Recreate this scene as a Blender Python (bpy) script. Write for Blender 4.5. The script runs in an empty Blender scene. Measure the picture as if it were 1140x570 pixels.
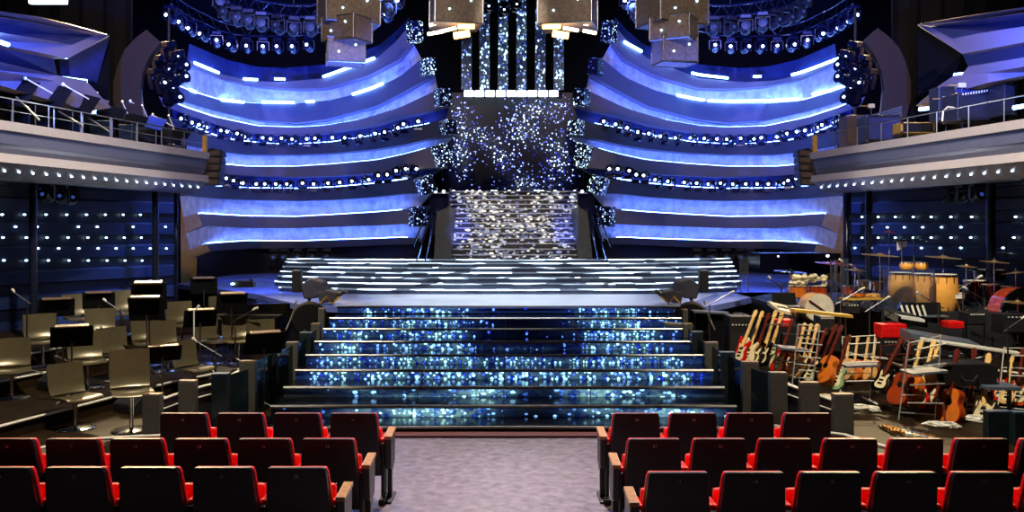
import bpy, math, random
from mathutils import Vector, Matrix
rnd = random.Random(7)
sc = bpy.context.scene
COL = sc.collection
F = 967.0; CX = 570.0; HY = 257.0; EYE = 2.68
R = math.radians
def P(px, py, Y): return Vector(((px-CX)*Y/F, Y, EYE-(py-HY)*Y/F))
def G(px, py, z):
    Y = (EYE-z)*F/(py-HY); return Vector(((px-CX)*Y/F, Y, z))
ORD = ['first','second','third','fourth','fifth','sixth','seventh','eighth','ninth','tenth','eleventh','twelfth','thirteenth','fourteenth','fifteenth','sixteenth','seventeenth','eighteenth','nineteenth','twentieth','twenty-first','twenty-second','twenty-third','twenty-fourth']
SIDE = {-1: 'orchestra-chair side', 1: 'guitar side'}

# ---------------- materials ----------------
def lin(c): return tuple((x/12.92 if x <= .04045 else ((x+.055)/1.055)**2.4) for x in c)
def mat(name, col, rough=.5, metal=0, emit=None, es=0, var=.12, scale=8, spec=.5, bump=0, coat=0):
    m = bpy.data.materials.new(name); m.use_nodes = True
    nt = m.node_tree; b = nt.nodes['Principled BSDF']
    b.inputs['Roughness'].default_value = rough; b.inputs['Metallic'].default_value = metal
    b.inputs['Specular IOR Level'].default_value = spec
    b.inputs['Coat Weight'].default_value = coat
    c = lin(col)
    if emit:
        b.inputs['Emission Color'].default_value = (*lin(emit), 1); b.inputs['Emission Strength'].default_value = es
    tc = nt.nodes.new('ShaderNodeTexCoord'); nz = nt.nodes.new('ShaderNodeTexNoise')
    nz.inputs['Scale'].default_value = scale; nz.inputs['Detail'].default_value = 4
    nt.links.new(tc.outputs['Object'], nz.inputs['Vector'])
    rp = nt.nodes.new('ShaderNodeValToRGB')
    rp.color_ramp.elements[0].position = .3; rp.color_ramp.elements[1].position = .7
    rp.color_ramp.elements[0].color = (*[x*(1-var) for x in c], 1)
    rp.color_ramp.elements[1].color = (*[min(1, x*(1+var)) for x in c], 1)
    nt.links.new(nz.outputs['Fac'], rp.inputs['Fac']); nt.links.new(rp.outputs['Color'], b.inputs['Base Color'])
    if bump:
        bp = nt.nodes.new('ShaderNodeBump'); bp.inputs['Strength'].default_value = bump; bp.inputs['Distance'].default_value = .05
        nt.links.new(nz.outputs['Fac'], bp.inputs['Height']); nt.links.new(bp.outputs['Normal'], b.inputs['Normal'])
    return m
def math_n(nt, op, a, b=None, clamp=False):
    n = nt.nodes.new('ShaderNodeMath'); n.operation = op; n.use_clamp = clamp
    for i, v in enumerate((a, b)):
        if v is None: continue
        if isinstance(v, (int, float)): n.inputs[i].default_value = v
        else: nt.links.new(v, n.inputs[i])
    return n.outputs[0]
def led(name, scale=(9, 9, 9), dot=.32, dens=.5, strength=3, base=(0,0,.01), c0=(.05,.12,.5), c1=(.7,.9,1), mscale=.35, mlo=.35, mhi=.65, rough=.25, bias=0, stretch=(1,1,1), glow=0.0, off=0.0, spec=.1, blobs=None):
    """LED pixel wall: bright dots on black, denser where a large soft pattern is bright."""
    m = bpy.data.materials.new(name); m.use_nodes = True; nt = m.node_tree; b = nt.nodes['Principled BSDF']
    b.inputs['Base Color'].default_value = (*base, 1); b.inputs['Roughness'].default_value = rough; b.inputs['Specular IOR Level'].default_value = spec
    g = nt.nodes.new('ShaderNodeNewGeometry'); mp = nt.nodes.new('ShaderNodeMapping')
    mp.inputs['Scale'].default_value = scale; nt.links.new(g.outputs['Position'], mp.inputs['Vector'])
    v = nt.nodes.new('ShaderNodeTexVoronoi'); v.inputs['Scale'].default_value = 1
    nt.links.new(mp.outputs[0], v.inputs['Vector'])
    mp2 = nt.nodes.new('ShaderNodeMapping'); mp2.inputs['Scale'].default_value = tuple(mscale*s for s in stretch)
    mp2.inputs['Location'].default_value = (off, off*.7, off*.3)
    nt.links.new(g.outputs['Position'], mp2.inputs['Vector'])
    nz = nt.nodes.new('ShaderNodeTexNoise'); nz.inputs['Scale'].default_value = 1; nz.inputs['Detail'].default_value = 3
    nt.links.new(mp2.outputs[0], nz.inputs['Vector'])
    mr = nt.nodes.new('ShaderNodeMapRange'); mr.inputs[1].default_value = mlo; mr.inputs[2].default_value = mhi
    nt.links.new(nz.outputs['Fac'], mr.inputs[0])
    mro = mr.outputs[0]
    if blobs:                       # soft ellipses / slanted streaks of denser sparkle: (x, z, radius_x, radius_z, angle)
        sx = nt.nodes.new('ShaderNodeSeparateXYZ'); nt.links.new(g.outputs['Position'], sx.inputs[0]); acc = None
        for (bx, bz, rx, rz_, an) in blobs:
            dx = math_n(nt,'SUBTRACT',sx.outputs[0],bx); dz = math_n(nt,'SUBTRACT',sx.outputs[2],bz); c_, s_ = math.cos(an), math.sin(an)
            u = math_n(nt,'DIVIDE',math_n(nt,'ADD',math_n(nt,'MULTIPLY',dx,c_),math_n(nt,'MULTIPLY',dz,s_)),rx)
            v_ = math_n(nt,'DIVIDE',math_n(nt,'SUBTRACT',math_n(nt,'MULTIPLY',dz,c_),math_n(nt,'MULTIPLY',dx,s_)),rz_)
            e = math_n(nt,'EXPONENT',math_n(nt,'MULTIPLY',math_n(nt,'ADD',math_n(nt,'MULTIPLY',u,u),math_n(nt,'MULTIPLY',v_,v_)),-1))
            acc = e if acc is None else math_n(nt,'ADD',acc,e)
        mro = math_n(nt,'MULTIPLY',math_n(nt,'ADD',mr.outputs[0],.35),acc,True)
    sep = nt.nodes.new('ShaderNodeSeparateColor'); nt.links.new(v.outputs['Color'], sep.inputs[0])
    on = math_n(nt, 'LESS_THAN', sep.outputs[0], math_n(nt, 'ADD', math_n(nt, 'MULTIPLY', mro, dens), bias))
    d = math_n(nt, 'LESS_THAN', v.outputs['Distance'], math_n(nt, 'ADD', math_n(nt, 'MULTIPLY', sep.outputs[1], dot*.7), dot*.45))
    k = math_n(nt, 'MULTIPLY', on, d)
    k = math_n(nt, 'MULTIPLY', k, math_n(nt, 'ADD', math_n(nt, 'MULTIPLY', sep.outputs[2], .8), .2))
    mx = nt.nodes.new('ShaderNodeMix'); mx.data_type = 'RGBA'
    nt.links.new(math_n(nt, 'MULTIPLY', sep.outputs[2], math_n(nt, 'ADD', mro, .3), True), mx.inputs[0])
    mx.inputs[6].default_value = (*lin(c0), 1); mx.inputs[7].default_value = (*lin(c1), 1)
    st = math_n(nt, 'MULTIPLY', k, strength)
    if glow: st = math_n(nt, 'ADD', st, math_n(nt, 'MULTIPLY', mro, glow))
    nt.links.new(mx.outputs[2], b.inputs['Emission Color']); nt.links.new(st, b.inputs['Emission Strength'])
    return m
def emi(name, col, s):
    return mat(name, (.02,.02,.02), .4, emit=col, es=s, var=0)
M = {}
M['black'] = mat('black_paint', (.10,.10,.105), .45)
M['jet'] = mat('jet_black_metal', (.055,.055,.06), .8, spec=.15)
M['dark'] = mat('dark_drape', (.03,.025,.035), .9, var=.3, scale=2)
M['charcoal'] = mat('charcoal_plastic', (.13,.13,.14), .45)
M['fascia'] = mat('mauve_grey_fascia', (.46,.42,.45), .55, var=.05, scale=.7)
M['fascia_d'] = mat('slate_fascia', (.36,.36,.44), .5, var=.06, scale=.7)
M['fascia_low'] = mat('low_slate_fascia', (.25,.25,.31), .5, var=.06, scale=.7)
M['cloth'] = mat('white_stretch_cloth', (.80,.80,.84), .55, var=.30, scale=3.5, bump=1.0)
M['blueback'] = mat('dark_blue_back', (.16,.19,.42), .6, var=.3, scale=3)
M['cove'] = emi('cove_led_blue', (.36,.50,1), 34)
M['cove2'] = emi('cove_led_violet', (.33,.42,1), 30)
M['bar'] = emi('led_bar_cyan', (.48,.70,1), 18)
M['white_e'] = emi('white_led', (.85,.93,1), 9)
M['lens'] = emi('lamp_lens', (.80,.90,1), 14)
M['lens_dim'] = emi('lamp_lens_dim', (.35,.5,1), .25)
M['dot'] = emi('wall_led_dot', (.75,.9,1), 7)
M['warm_e'] = emi('warm_bar', (1,.62,.3), 14)
M['warm_w'] = emi('warm_white_bar', (1,.9,.75), 8)
M['lamp_body'] = mat('lamp_body_gloss', (.10,.12,.22), .25, .3, coat=.5)
M['chrome'] = mat('chrome', (.85,.85,.86), .15, 1)
M['steel'] = mat('satin_steel', (.50,.50,.50), .35, 1)
M['nosing'] = mat('bright_aluminium_nosing', (.80,.80,.78), .35, .6)
M['glass_dark'] = mat('dark_glass_tread', (.035,.04,.05), .14, 0, spec=.35)
M['post'] = mat('grey_bronze_post', (.34,.34,.31), .4, .3)
M['post_d'] = mat('dark_glass_post', (.13,.18,.20), .12, .4)
M['balcony_white'] = mat('balcony_putty', (.66,.62,.60), .45, var=.04)
M['balcony_gloss'] = mat('balcony_slate_gloss', (.34,.35,.42), .42, .1, var=.05)
M['facet'] = mat('dark_mirror_facet', (.50,.50,.52), .30, .1, var=.3, scale=6)
M['box'] = mat('bronze_mesh', (.50,.44,.36), .5, .2, var=.3, scale=14)
M['tan'] = mat('tan_wood', (.74,.58,.20), .45, var=.15, scale=5)
M['box_shade'] = mat('indigo_shade_panel', (.15,.15,.24), .5, var=.05)  # shadow under the box overhang put into the panel colour
M['brown'] = mat('brown_grey_panel', (.32,.265,.23), .6, var=.05)
M['floorwood'] = mat('dark_stage_wood', (.14,.10,.055), .45, var=.45, scale=5, bump=.1, spec=.07)
M['edge'] = mat('pale_step_edge', (.85,.84,.78), .35)
M['stage'] = mat('blue_gloss_stage', (.42,.48,.78), .38, .0, var=.15, scale=1, spec=.6)
M['apron'] = mat('pale_gloss_apron', (.78,.80,.84), .28, var=.12, scale=.9)
M['chair'] = mat('olive_grey_shell', (.38,.345,.25), .30, .45, var=.08, spec=.6)
M['redfab'] = mat('red_upholstery', (.95,.02,.02), .55, var=.15, scale=30)
M['seatback'] = mat('black_seat_shell', (.075,.025,.025), .38, var=.2, scale=20)
M['wood'] = mat('light_oak', (.66,.47,.27), .35, var=.25, scale=25)
M['gold'] = mat('brass_gold', (.85,.65,.30), .25, .9)
M['cymbal'] = mat('cymbal_bronze', (.80,.66,.42), .3, .8)
M['conga'] = mat('honey_wood', (.88,.62,.27), .3, var=.12, scale=4, coat=.4)
M['skin'] = mat('drum_skin', (.86,.83,.74), .5)
M['gred'] = mat('cherry_red', (.72,.06,.03), .2, coat=.6)
M['gorange'] = mat('amber_wood', (.80,.42,.12), .2, coat=.6, var=.15)
M['gsun'] = mat('sunburst_red', (.62,.22,.08), .2, coat=.6, var=.4, scale=4)
M['gblack'] = mat('gloss_black', (.03,.03,.03), .12, coat=.6)
M['gwhite'] = mat('cream_lacquer', (.85,.80,.62), .2, coat=.5)
M['ggreen'] = mat('pale_green_lacquer', (.50,.62,.45), .2, coat=.5)
M['gnat'] = mat('natural_spruce', (.85,.66,.38), .25, coat=.5)
M['maple'] = mat('maple_neck', (.90,.74,.45), .3)
M['rose'] = mat('rosewood_neck', (.36,.12,.06), .35)
M['ampred'] = mat('red_tolex', (.85,.04,.04), .5)
M['greyp'] = mat('grey_panel', (.33,.37,.42), .35)
M['tantop'] = mat('tan_shade', (.44,.35,.27), .4)
M['bluep'] = mat('blue_page', (.25,.35,.80), .5)
M['covergrey'] = mat('grey_cover_cloth', (.20,.20,.25), .7, bump=.4, scale=6)
M['keys'] = mat('piano_keys', (.9,.9,.88), .3)
M['plexi'] = mat('plexiglass', (.8,.85,.95), .05)
M['plexi'].node_tree.nodes['Principled BSDF'].inputs['Transmission Weight'].default_value = .97
M['plexi'].node_tree.nodes['Principled BSDF'].inputs['IOR'].default_value = 1.05
M['number'] = mat('seat_number_paint', (.95,.93,.90), .5)
M['cable'] = mat('cable_black', (.06,.06,.06), .5)
M['orange'] = mat('orange_cable', (.9,.35,.1), .5)

# ---------------- geometry ----------------
class MB:
    def __init__(s): s.v = []; s.f = []
    def add(s, vs, fs):
        n = len(s.v); s.v += [tuple(v) for v in vs]; s.f += [tuple(i+n for i in f) for f in fs]; return s
    def box(s, c, d, rz=0, rx=0, ry=0, taper=1.0):
        m = Matrix.Rotation(rz,4,'Z') @ Matrix.Rotation(ry,4,'Y') @ Matrix.Rotation(rx,4,'X')
        vs = []
        for z in (-.5,.5):
            t = taper if z > 0 else 1
            for x, y in ((-.5,-.5),(.5,-.5),(.5,.5),(-.5,.5)):
                vs.append(m @ Vector((x*d[0]*t, y*d[1]*t, z*d[2])) + Vector(c))
        return s.add(vs, [(3,2,1,0),(4,5,6,7),(0,1,5,4),(1,2,6,5),(2,3,7,6),(3,0,4,7)])
    def prism(s, pts, vec):
        n = len(pts); vec = Vector(vec); pts = [Vector(p) for p in pts]
        vs = pts + [p+vec for p in pts]
        return s.add(vs, [tuple(range(n)), tuple(range(2*n-1, n-1, -1))] + [(i, i+n, (i+1)%n+n, (i+1)%n) for i in range(n)])
    def loft(s, rings, closed=True, caps=True):
        """rings: list of equal-length point loops"""
        n = len(rings[0]); vs = [p for r in rings for p in r]; fs = []
        for k in range(len(rings)-1):
            for i in range(n if closed else n-1):
                a = k*n+i; b = k*n+(i+1)%n; fs.append((a, b, b+n, a+n))
        if caps and closed:
            fs.append(tuple(range(n-1,-1,-1))); fs.append(tuple(range((len(rings)-1)*n, len(rings)*n)))
        return s.add(vs, fs)
    def tube(s, pts, r, n=8):
        pts = [Vector(p) for p in pts]; rings = []
        for i, p in enumerate(pts):
            d = (pts[min(i+1,len(pts)-1)] - pts[max(i-1,0)])
            if d.length < 1e-9: d = Vector((0,0,1))
            d.normalize(); u = d.cross(Vector((0,0,1)))
            if u.length < .05: u = d.cross(Vector((1,0,0)))
            u.normalize(); w = d.cross(u); rr = r[i] if isinstance(r, (list, tuple)) else r
            rings.append([p + (u*math.cos(a) + w*math.sin(a))*rr for a in [2*math.pi*k/n for k in range(n)]])
        return s.loft(rings)
    def lathe(s, prof, c=(0,0,0), n=20, m=None):
        rings = []
        for r, z in prof:
            ring = [Vector((r*math.cos(2*math.pi*k/n), r*math.sin(2*math.pi*k/n), z)) for k in range(n)]
            if m is not None: ring = [m @ p for p in ring]
            rings.append([p + Vector(c) for p in ring])
        return s.loft(rings)
    def build(s, name, m, parent=None, smooth=False, bev=0, world=True):
        """verts are world coordinates (world=True) or local to the parent"""
        me = bpy.data.meshes.new(name)
        vs = s.v
        if parent is not None and world:
            o0 = WL[parent.name]; vs = [(x-o0[0], y-o0[1], z-o0[2]) for x, y, z in vs]
        org = None
        if parent is None:
            xs = [v[0] for v in vs]; ys = [v[1] for v in vs]; zs = [v[2] for v in vs]
            org = ((min(xs)+max(xs))/2, (min(ys)+max(ys))/2, min(zs)); vs = [(x-org[0], y-org[1], z-org[2]) for x, y, z in vs]
        me.from_pydata([tuple(v) for v in vs], [], s.f); me.materials.append(m if not isinstance(m, str) else M[m])
        import bmesh
        bm = bmesh.new(); bm.from_mesh(me); bmesh.ops.recalc_face_normals(bm, faces=bm.faces); bm.to_mesh(me); bm.free()
        if smooth:
            for p in me.polygons: p.use_smooth = True
        o = bpy.data.objects.new(name, me); COL.objects.link(o)
        if parent is not None:
            o.parent = parent; WL[o.name] = WL[parent.name] if world else WL.get(parent.name, (0,0,0))
        else:
            o.location = org; WL[o.name] = org
        if smooth:
            try:
                me.set_sharp_from_angle(angle=R(40))
            except Exception: pass
        if bev:
            b = o.modifiers.new('bevel', 'BEVEL'); b.width = bev; b.segments = 2; b.limit_method = 'ANGLE'
        return o
WL = {}
def tag(o, label=None, cat=None, group=None, kind=None):
    if label: o['label'] = label
    if cat: o['category'] = cat
    if group: o['group'] = group
    if kind: o['kind'] = kind
    return o
def thing(name, loc, label, cat, group=None, rz=0, kind=None):
    o = bpy.data.objects.new(name, None); COL.objects.link(o); o.location = loc; o.rotation_euler.z = rz
    o.empty_display_size = .1; WL[o.name] = tuple(loc)
    return tag(o, label, cat, group, kind)
KIDS = {}
def kids(o):
    return [c for c in bpy.data.objects if c.parent == o]
def copy_tree(o, parent=None, _k=None):
    if _k is None:
        _k = {}
        for c in bpy.data.objects:
            if c.parent: _k.setdefault(c.parent.name, []).append(c)
    c = o.copy(); COL.objects.link(c); c.parent = parent
    for ch in _k.get(o.name, []): copy_tree(ch, c, _k)
    return c
class Proto:
    """first placement moves the original, later ones copy it with its parts"""
    def __init__(s, root): s.root = root; s.used = False
    def place(s, loc, rz=0, label=None, group=None, scale=1, rx=0, ry=0):
        o = s.root if not s.used else copy_tree(s.root); s.used = True
        o.location = loc; o.rotation_euler = (rx, ry, rz); o.scale = (scale,)*3 if not isinstance(scale, tuple) else scale
        if label: o['label'] = label
        if group: o['group'] = group
        return o
def struct(name, mb, m, smooth=False):
    return tag(mb.build(name, m, smooth=smooth), kind='structure')
def interp(tab, x):
    if x <= tab[0][0]: 
        (a, b), (c, d) = tab[0], tab[1]
        return b
    for (a, b), (c, d) in zip(tab, tab[1:]):
        if x <= c: return b + (d-b)*(x-a)/(c-a)
    return tab[-1][1]

# ---------------- camera ----------------
cam = bpy.data.cameras.new('camera'); co = bpy.data.objects.new('camera', cam); COL.objects.link(co)
co.location = (0,0,EYE); co.rotation_euler = (math.pi/2,0,0)
cam.sensor_width = 36; cam.lens = 36*F/1140; cam.shift_y = -(285-HY)/1140; cam.clip_end = 200
sc.camera = co
sc.view_settings.view_transform = 'Standard'; sc.view_settings.look = 'None'
sc.view_settings.exposure = 0.0; sc.view_settings.gamma = 1
# ================= room shell =================
struct('floor', MB().box((0,18,-.1), (34,48,.2)), 'floorwood')
struct('ceiling', MB().box((0,18,14.1), (34,48,.2)), 'dark')
struct('wall_back', MB().box((0,39,7), (34,.3,14)), 'dark')
struct('wall_outer_left', MB().box((-15.2,18,7), (.3,48,14)), 'dark')
struct('wall_outer_right', MB().box((15.2,18,7), (.3,48,14)), 'dark')
struct('wall_rear', MB().box((0,-5,7), (34,.3,14)), 'dark')

# side walls below the balconies: dark blue ribbed panelling with small lamps
def ribbed():
    m = bpy.data.materials.new('blue_ribbed_panel'); m.use_nodes = True; nt = m.node_tree; b = nt.nodes['Principled BSDF']
    b.inputs['Roughness'].default_value = .45
    g = nt.nodes.new('ShaderNodeNewGeometry'); s = nt.nodes.new('ShaderNodeSeparateXYZ'); nt.links.new(g.outputs['Position'], s.inputs[0])
    w = math_n(nt, 'FRACT', math_n(nt, 'MULTIPLY', s.outputs[2], 1/.52)); k = math_n(nt, 'LESS_THAN', w, .5)
    mx = nt.nodes.new('ShaderNodeMix'); mx.data_type = 'RGBA'; nt.links.new(k, mx.inputs[0])
    mx.inputs[6].default_value = (*lin((.07,.10,.20)), 1); mx.inputs[7].default_value = (*lin((.17,.23,.38)), 1)
    nt.links.new(mx.outputs[2], b.inputs['Base Color']); return m
M['ribbed'] = ribbed()
for sd, nm in ((-1,'left'), (1,'right')):
    a = Vector((sd*12.7,14.2,0)); b_ = Vector((sd*8.45,21.95,0)); d = (b_-a); n = Vector((-d.y, d.x, 0)).normalized()*(sd)
    if n.x*sd < 0: n = -n
    mb = MB()
    z = 0
    rings = []
    prof = []
    while z < 4.1:                                  # alternating proud and recessed boards
        prof += [(0, z), (0, z+.24), (.07, z+.28), (.07, z+.50)]; z += .52
    ring = lambda p: [p - n*o + Vector((0,0,zz)) for o, zz in [(-q[0], q[1]) for q in prof]] + [p+n*.3+Vector((0,0,z)), p+n*.3]
    # recess is away from the room (+n)
    def rg(p): return [p + n*(q[0]) + Vector((0,0,q[1])) for q in prof] + [p+n*.3+Vector((0,0,z)), p+n*.3]
    mb.loft([rg(a), rg(b_)])
    w = struct('wall_'+nm, mb, 'ribbed')
    # lamps: five staggered rows
    if sd < 0:
        rows = [(240,[2,27,51,74,96,117,137,156]),(253.5,[17,41,87,108,148,184]),(265.5,[3,29,52,75.5,97.5,118,138,157]),(277.5,[42,65,87.5,109,129,148,167,185]),(291,[4,29,53.5,76.5,98,119,139,158])]
        wl = lambda px: px
    else:
        rows = [(242.5,[960,978,997,1017,1037,1059,1082,1131]),(254,[970,988,1007,1027.5,1048.5,1070]),(265.5,[960,978,997,1017,1037,1059,1081,1129]),(277,[952,970,1026,1047,1070,1117])]
    cnt = 0; proto = None
    for ry, xs in rows:
        for px in xs:
            # intersect pixel ray with wall plane
            dirv = Vector(((px-CX)/F, 1, 0)); nn = Vector((n.x, n.y, 0)); t = nn.dot(a)/nn.dot(dirv)
            y = HY + (ry-HY)*1.0
            c = dirv*t; zc = EYE-(ry-HY)*t/F
            loc = c - n*.01 + Vector((0,0,zc))
            if proto is None:
                proto = MB().lathe([(0,-.02),(.022,-.016),(.032,0),(.022,.016),(0,.02)], n=8).build('wall_lamp', 'dot')
                proto.parent = w; proto.location = loc - Vector(w.location); 
            else:
                q = proto.copy(); COL.objects.link(q); q.parent = w; q.location = loc - Vector(w.location)

# posts under balconies
def post(px, Y, r, z1, lab, m='black'):
    p = P(px, HY, Y)
    mb = MB().tube([(p.x,Y,0),(p.x,Y,z1)], r, 14)
    o = mb.build('support_column', m, smooth=True); tag(o, lab, 'column', 'dark columns under the balconies'); return o
M['colm'] = mat('dark_blue_metal', (.13,.15,.22), .25, .6)
post(37,16.4,.07,3.62,'dark metal column under the balcony beside the orchestra chairs, in front of the lamp wall','colm')
post(173,19.2,.07,3.6,'slim dark column under the balcony, before the far edge of the chair-side lamp wall','colm')
post(196,21.2,.05,4.2,'thin dark pole between chair-side lamp wall and tan shell corner','colm')
post(1103,17.2,.09,3.62,'dark metal column under the guitar-side balcony, behind the drum kit','colm')
post(967,19.4,.07,3.6,'slim dark column under the guitar-side balcony, behind the tall congas','colm')
post(943,21.6,.10,4.2,'thin dark pole between guitar-side lamp wall and grey shell corner','colm')

# ================= side balconies =================
def sweep(prof, pts, n):
    """profile (offset toward the room, z) swept along straight points"""
    mb = MB(); mb.loft([[p + n*o + Vector((0,0,z)) for o, z in prof] for p in pts]); return mb
for sd in (-1,1):
    end = P(228,0,20) if sd < 0 else P(907,0,20)
    e = Vector((end.x,20,0)); near = Vector((sd*9.75,8.2,0)); 
    mid = Vector((sd*8.42,14.1,0)) if sd < 0 else Vector((8.30,14.1,0))
    d = (e-near).normalized(); n = Vector((-sd*abs(d.y), 0, 0)) + Vector((0, -abs(d.x)*.0, 0)); n = Vector((-sd,0,0))
    pts = [near, mid, e]
    who = SIDE[sd]
    bal = thing('balcony', (e.x, 14, 0), 'long putty-coloured side balcony with starry underside on the '+who, 'balcony')
    sweep([(-.5,4.33),(.10,4.33),(.12,4.48),(-.5,4.48)], pts, n).build('upper_ledge', 'balcony_white', bal)
    sweep([(-.5,4.12),(.02,4.12),(.04,4.33),(-.5,4.33)], pts, n).build('glossy_band', 'balcony_gloss', bal)
    sweep([(-.5,3.95),(-.08,3.95),(.0,4.12),(-.5,4.12)], pts, n).build('recessed_band', 'balcony_gloss', bal)
    sweep([(-.5,3.80),(.10,3.80),(.08,3.95),(-.5,3.95)], pts, n).build('lower_ledge', 'balcony_white', bal)
    sweep([(-.5,3.54),(-.22,3.56),(.06,3.80),(-.5,3.80)], pts, n).build('mirror_facet', 'facet', bal)
    # deck behind
    far = [Vector((sd*15,8.2,0)), Vector((sd*15,14.1,0)), Vector((sd*15,20,0))]
    mb = MB(); mb.loft([[p+n*-.45+Vector((0,0,3.7)), q+Vector((0,0,3.7)), q+Vector((0,0,4.15)), p+n*-.45+Vector((0,0,4.15))] for p, q in zip(pts, far)])
    mb.build('deck', 'black', bal)
    # star lamps in the facet
    k = 0; st = None
    tot = (e-mid).length
    N = 40
    for i in range(N):
        t = i/(N-1); p = mid.lerp(e, t); 
        c = p + n*(-.06) + Vector((0,0,3.69 + (.035 if i%2 else -.035)))
        mbs = None
        if st is None:
            st = MB().lathe([(0,-.016),(.015,-.012),(.021,0),(.015,.012),(0,.016)], c=(0,0,0), n=8).build('star_lamp', 'white_e')
        else:
            st = st.copy(); COL.objects.link(st)
        st.parent = bal; st.location = c - Vector(bal.location)
    # glowing slots reflected look: small white fluorescent pins standing on the facet
    # railing
    rl = thing('balcony_railing', (e.x, 14, 4.48), 'thin steel railing along the top of the balcony on the '+who, 'railing')
    h = .40
    MB().tube([p+n*.0+Vector((0,0,4.48+h)) for p in pts], .014, 6).build('handrail', 'steel', rl)
    if sd < 0:
        MB().tube([p+Vector((0,0,4.48+h*.5)) for p in pts], .008, 6).build('mid_rail', 'steel', rl)
    nn = 16
    for i in range(nn):
        t = i/(nn-1); p = near.lerp(mid, min(1, t*2)) if t < .5 else mid.lerp(e, (t-.5)*2)
        MB().tube([p+Vector((0,0,4.47)), p+Vector((0,0,4.48+h))], .014, 6).build('baluster', 'steel', rl)
    MB().box((e.x-sd*.02, 19.95, 4.66), (.09,.09,.42)).build('end_post', 'tan', rl)

# line-array loudspeakers at the balcony ends
def line_array(px, sd):
    t = thing('line_array_speaker', P(px,205,20.6), 'hanging column of small brown-black loudspeakers at the balcony end, '+SIDE[sd], 'loudspeaker', 'line arrays at the balcony ends')
    for i in range(5):
        c = P(px+sd*0.6*(i-2), 171+i*8, 20.6)
        cb = MB().prism([c+Vector(v) for v in ((-.2,-.15,-.07),(.2,-.15,-.075),(.22,.2,-.085),(.2,.2,.085),(-.2,-.15,.07))], (0,0,0)) if 0 else MB().box(c, (.40,.35,.155), taper=.94)
        cab = cb.build('speaker_cabinet', 'black', t)
        MB().box(c+Vector((0,-.185,0)), (.32,.02,.11)).build('grille', 'brown', cab)
    MB().tube([P(px,170,20.6), P(px,166,20.5), P(px-(-sd)*0-sd*-6,166,20.3)], .02, 6).build('bracket', 'black', t)
line_array(239,-1); line_array(896,1)

# ================= upper side boxes =================
def slab(px_pts, vec, name, m, parent=None, Ys=None):
    pts = [P(x, y, Yv) for x, y, Yv in px_pts]
    return MB().prism(pts, vec).build(name, m, parent)
def yl(px): # depth of the balcony line seen at this column
    s = abs(px-CX); return interp([(342,20.0),(450,17.6),(570,14.3)], s)
def polyY(pts, off=0): return [(x, y, yl(x)+off) for x, y in pts]
out = Vector((-.35,0,0))
ub = thing('upper_box', P(60,60,17.5), 'angular tan and blue-lit box above the balcony, on the orchestra-chair side', 'theatre box')
slab(polyY([(-30,8),(0,12.5),(40,18),(80,27),(122,39),(110,40),(70,31),(35,24),(0,19),(-30,14)]), (-.5,0,0), 'top_beam', 'tantop', ub)
slab(polyY([(-30,14),(0,19),(35,24),(70,31),(105,39.5),(80,50),(60,46),(0,36),(-30,33)], .15), (-.4,0,0), 'upper_panel', 'box_shade', ub)
slab(polyY([(105,39.5),(122,39),(76,65),(0,50),(-30,44),(-30,32),(0,36),(60,46),(80,50)], .15), (-.4,.1,0), 'lit_panel', 'fascia', ub)
slab(polyY([(-30,50),(0,53),(60,66),(64,84),(0,69),(-30,66)], .6), (-.3,0,0), 'lower_panel', 'box_shade', ub)
slab([(76,65,18.6),(122,40,19.3),(108,92,19.3),(78,84,18.8)], (-.3,.2,0), 'blue_cheek', 'blueback', ub)
slab(polyY([(-30,66),(0,69),(64,84),(98,90),(96,93),(60,90),(0,79),(-30,76)], .4), (-.3,0,0), 'lit_soffit', 'fascia', ub)
slab(polyY([(-30,76),(0,79),(60,90),(98,92),(124,120),(100,124),(0,95),(-30,90)], .2), (-.3,0,0), 'sloping_ledge', 'fascia', ub)
slab([(100,106,19),(122,112,19.4),(118,122,19.3),(102,122,19)], (-.1,0,0), 'ledge_glow_panel', 'fascia', ub)
ur = thing('upper_box', P(1100,50,17), 'angular grey and blue-lit box above the balcony, on the guitar side', 'theatre box')
slab(polyY([(1170,2),(1140,8),(1080,17),(1021,27),(1035,29),(1085,22),(1140,14),(1170,8)]), (.5,0,0), 'top_beam', 'tantop', ur)
slab(polyY([(1170,8),(1140,14),(1085,22),(1036,30),(1060,42),(1100,36),(1140,29),(1170,24)], .15), (.4,0,0), 'upper_panel', 'box_shade', ur)
slab(polyY([(1021,27),(1036,30),(1060,42),(1100,36),(1140,29),(1170,24),(1170,44),(1140,47),(1100,55),(1071,60)], .2), (.4,.1,0), 'lit_panel', 'fascia', ur)
slab(polyY([(1170,44),(1140,47),(1100,55),(1071,60),(1078,74),(1140,64),(1170,60)], .6), (.3,0,0), 'lower_panel', 'box_shade', ur)
slab(polyY([(1170,60),(1140,64),(1078,74),(1070,84),(1100,82),(1140,76),(1170,72)], .4), (.3,0,0), 'lit_soffit', 'fascia', ur)
slab(polyY([(1170,70),(1140,74),(1100,81),(1062,84),(1046,95),(1019,118),(1052,106),(1100,92),(1140,84),(1170,80)], .2), (.3,0,0), 'sloping_ledge', 'fascia', ur)
slab([(1019,118,19.2),(1050,104,18.6),(1050,122,18.6),(1046,130,18.6),(1040,119,18.6)], (.2,.1,0), 'ledge_glow_panel', 'cloth', ur)
slab([(1021,28,19.5),(1071,60,18.8),(1062,84,18.7),(1044,96,19),(1022,106,19.5)], (.3,.3,0), 'dark_cheek', 'jet', ur)
slab([(78,84,18.9),(100,60,19.3),(122,42,19.6),(122,112,19.5),(98,92,19.2)], (-.3,.3,0), 'dark_cheek', 'jet', ub)
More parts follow.
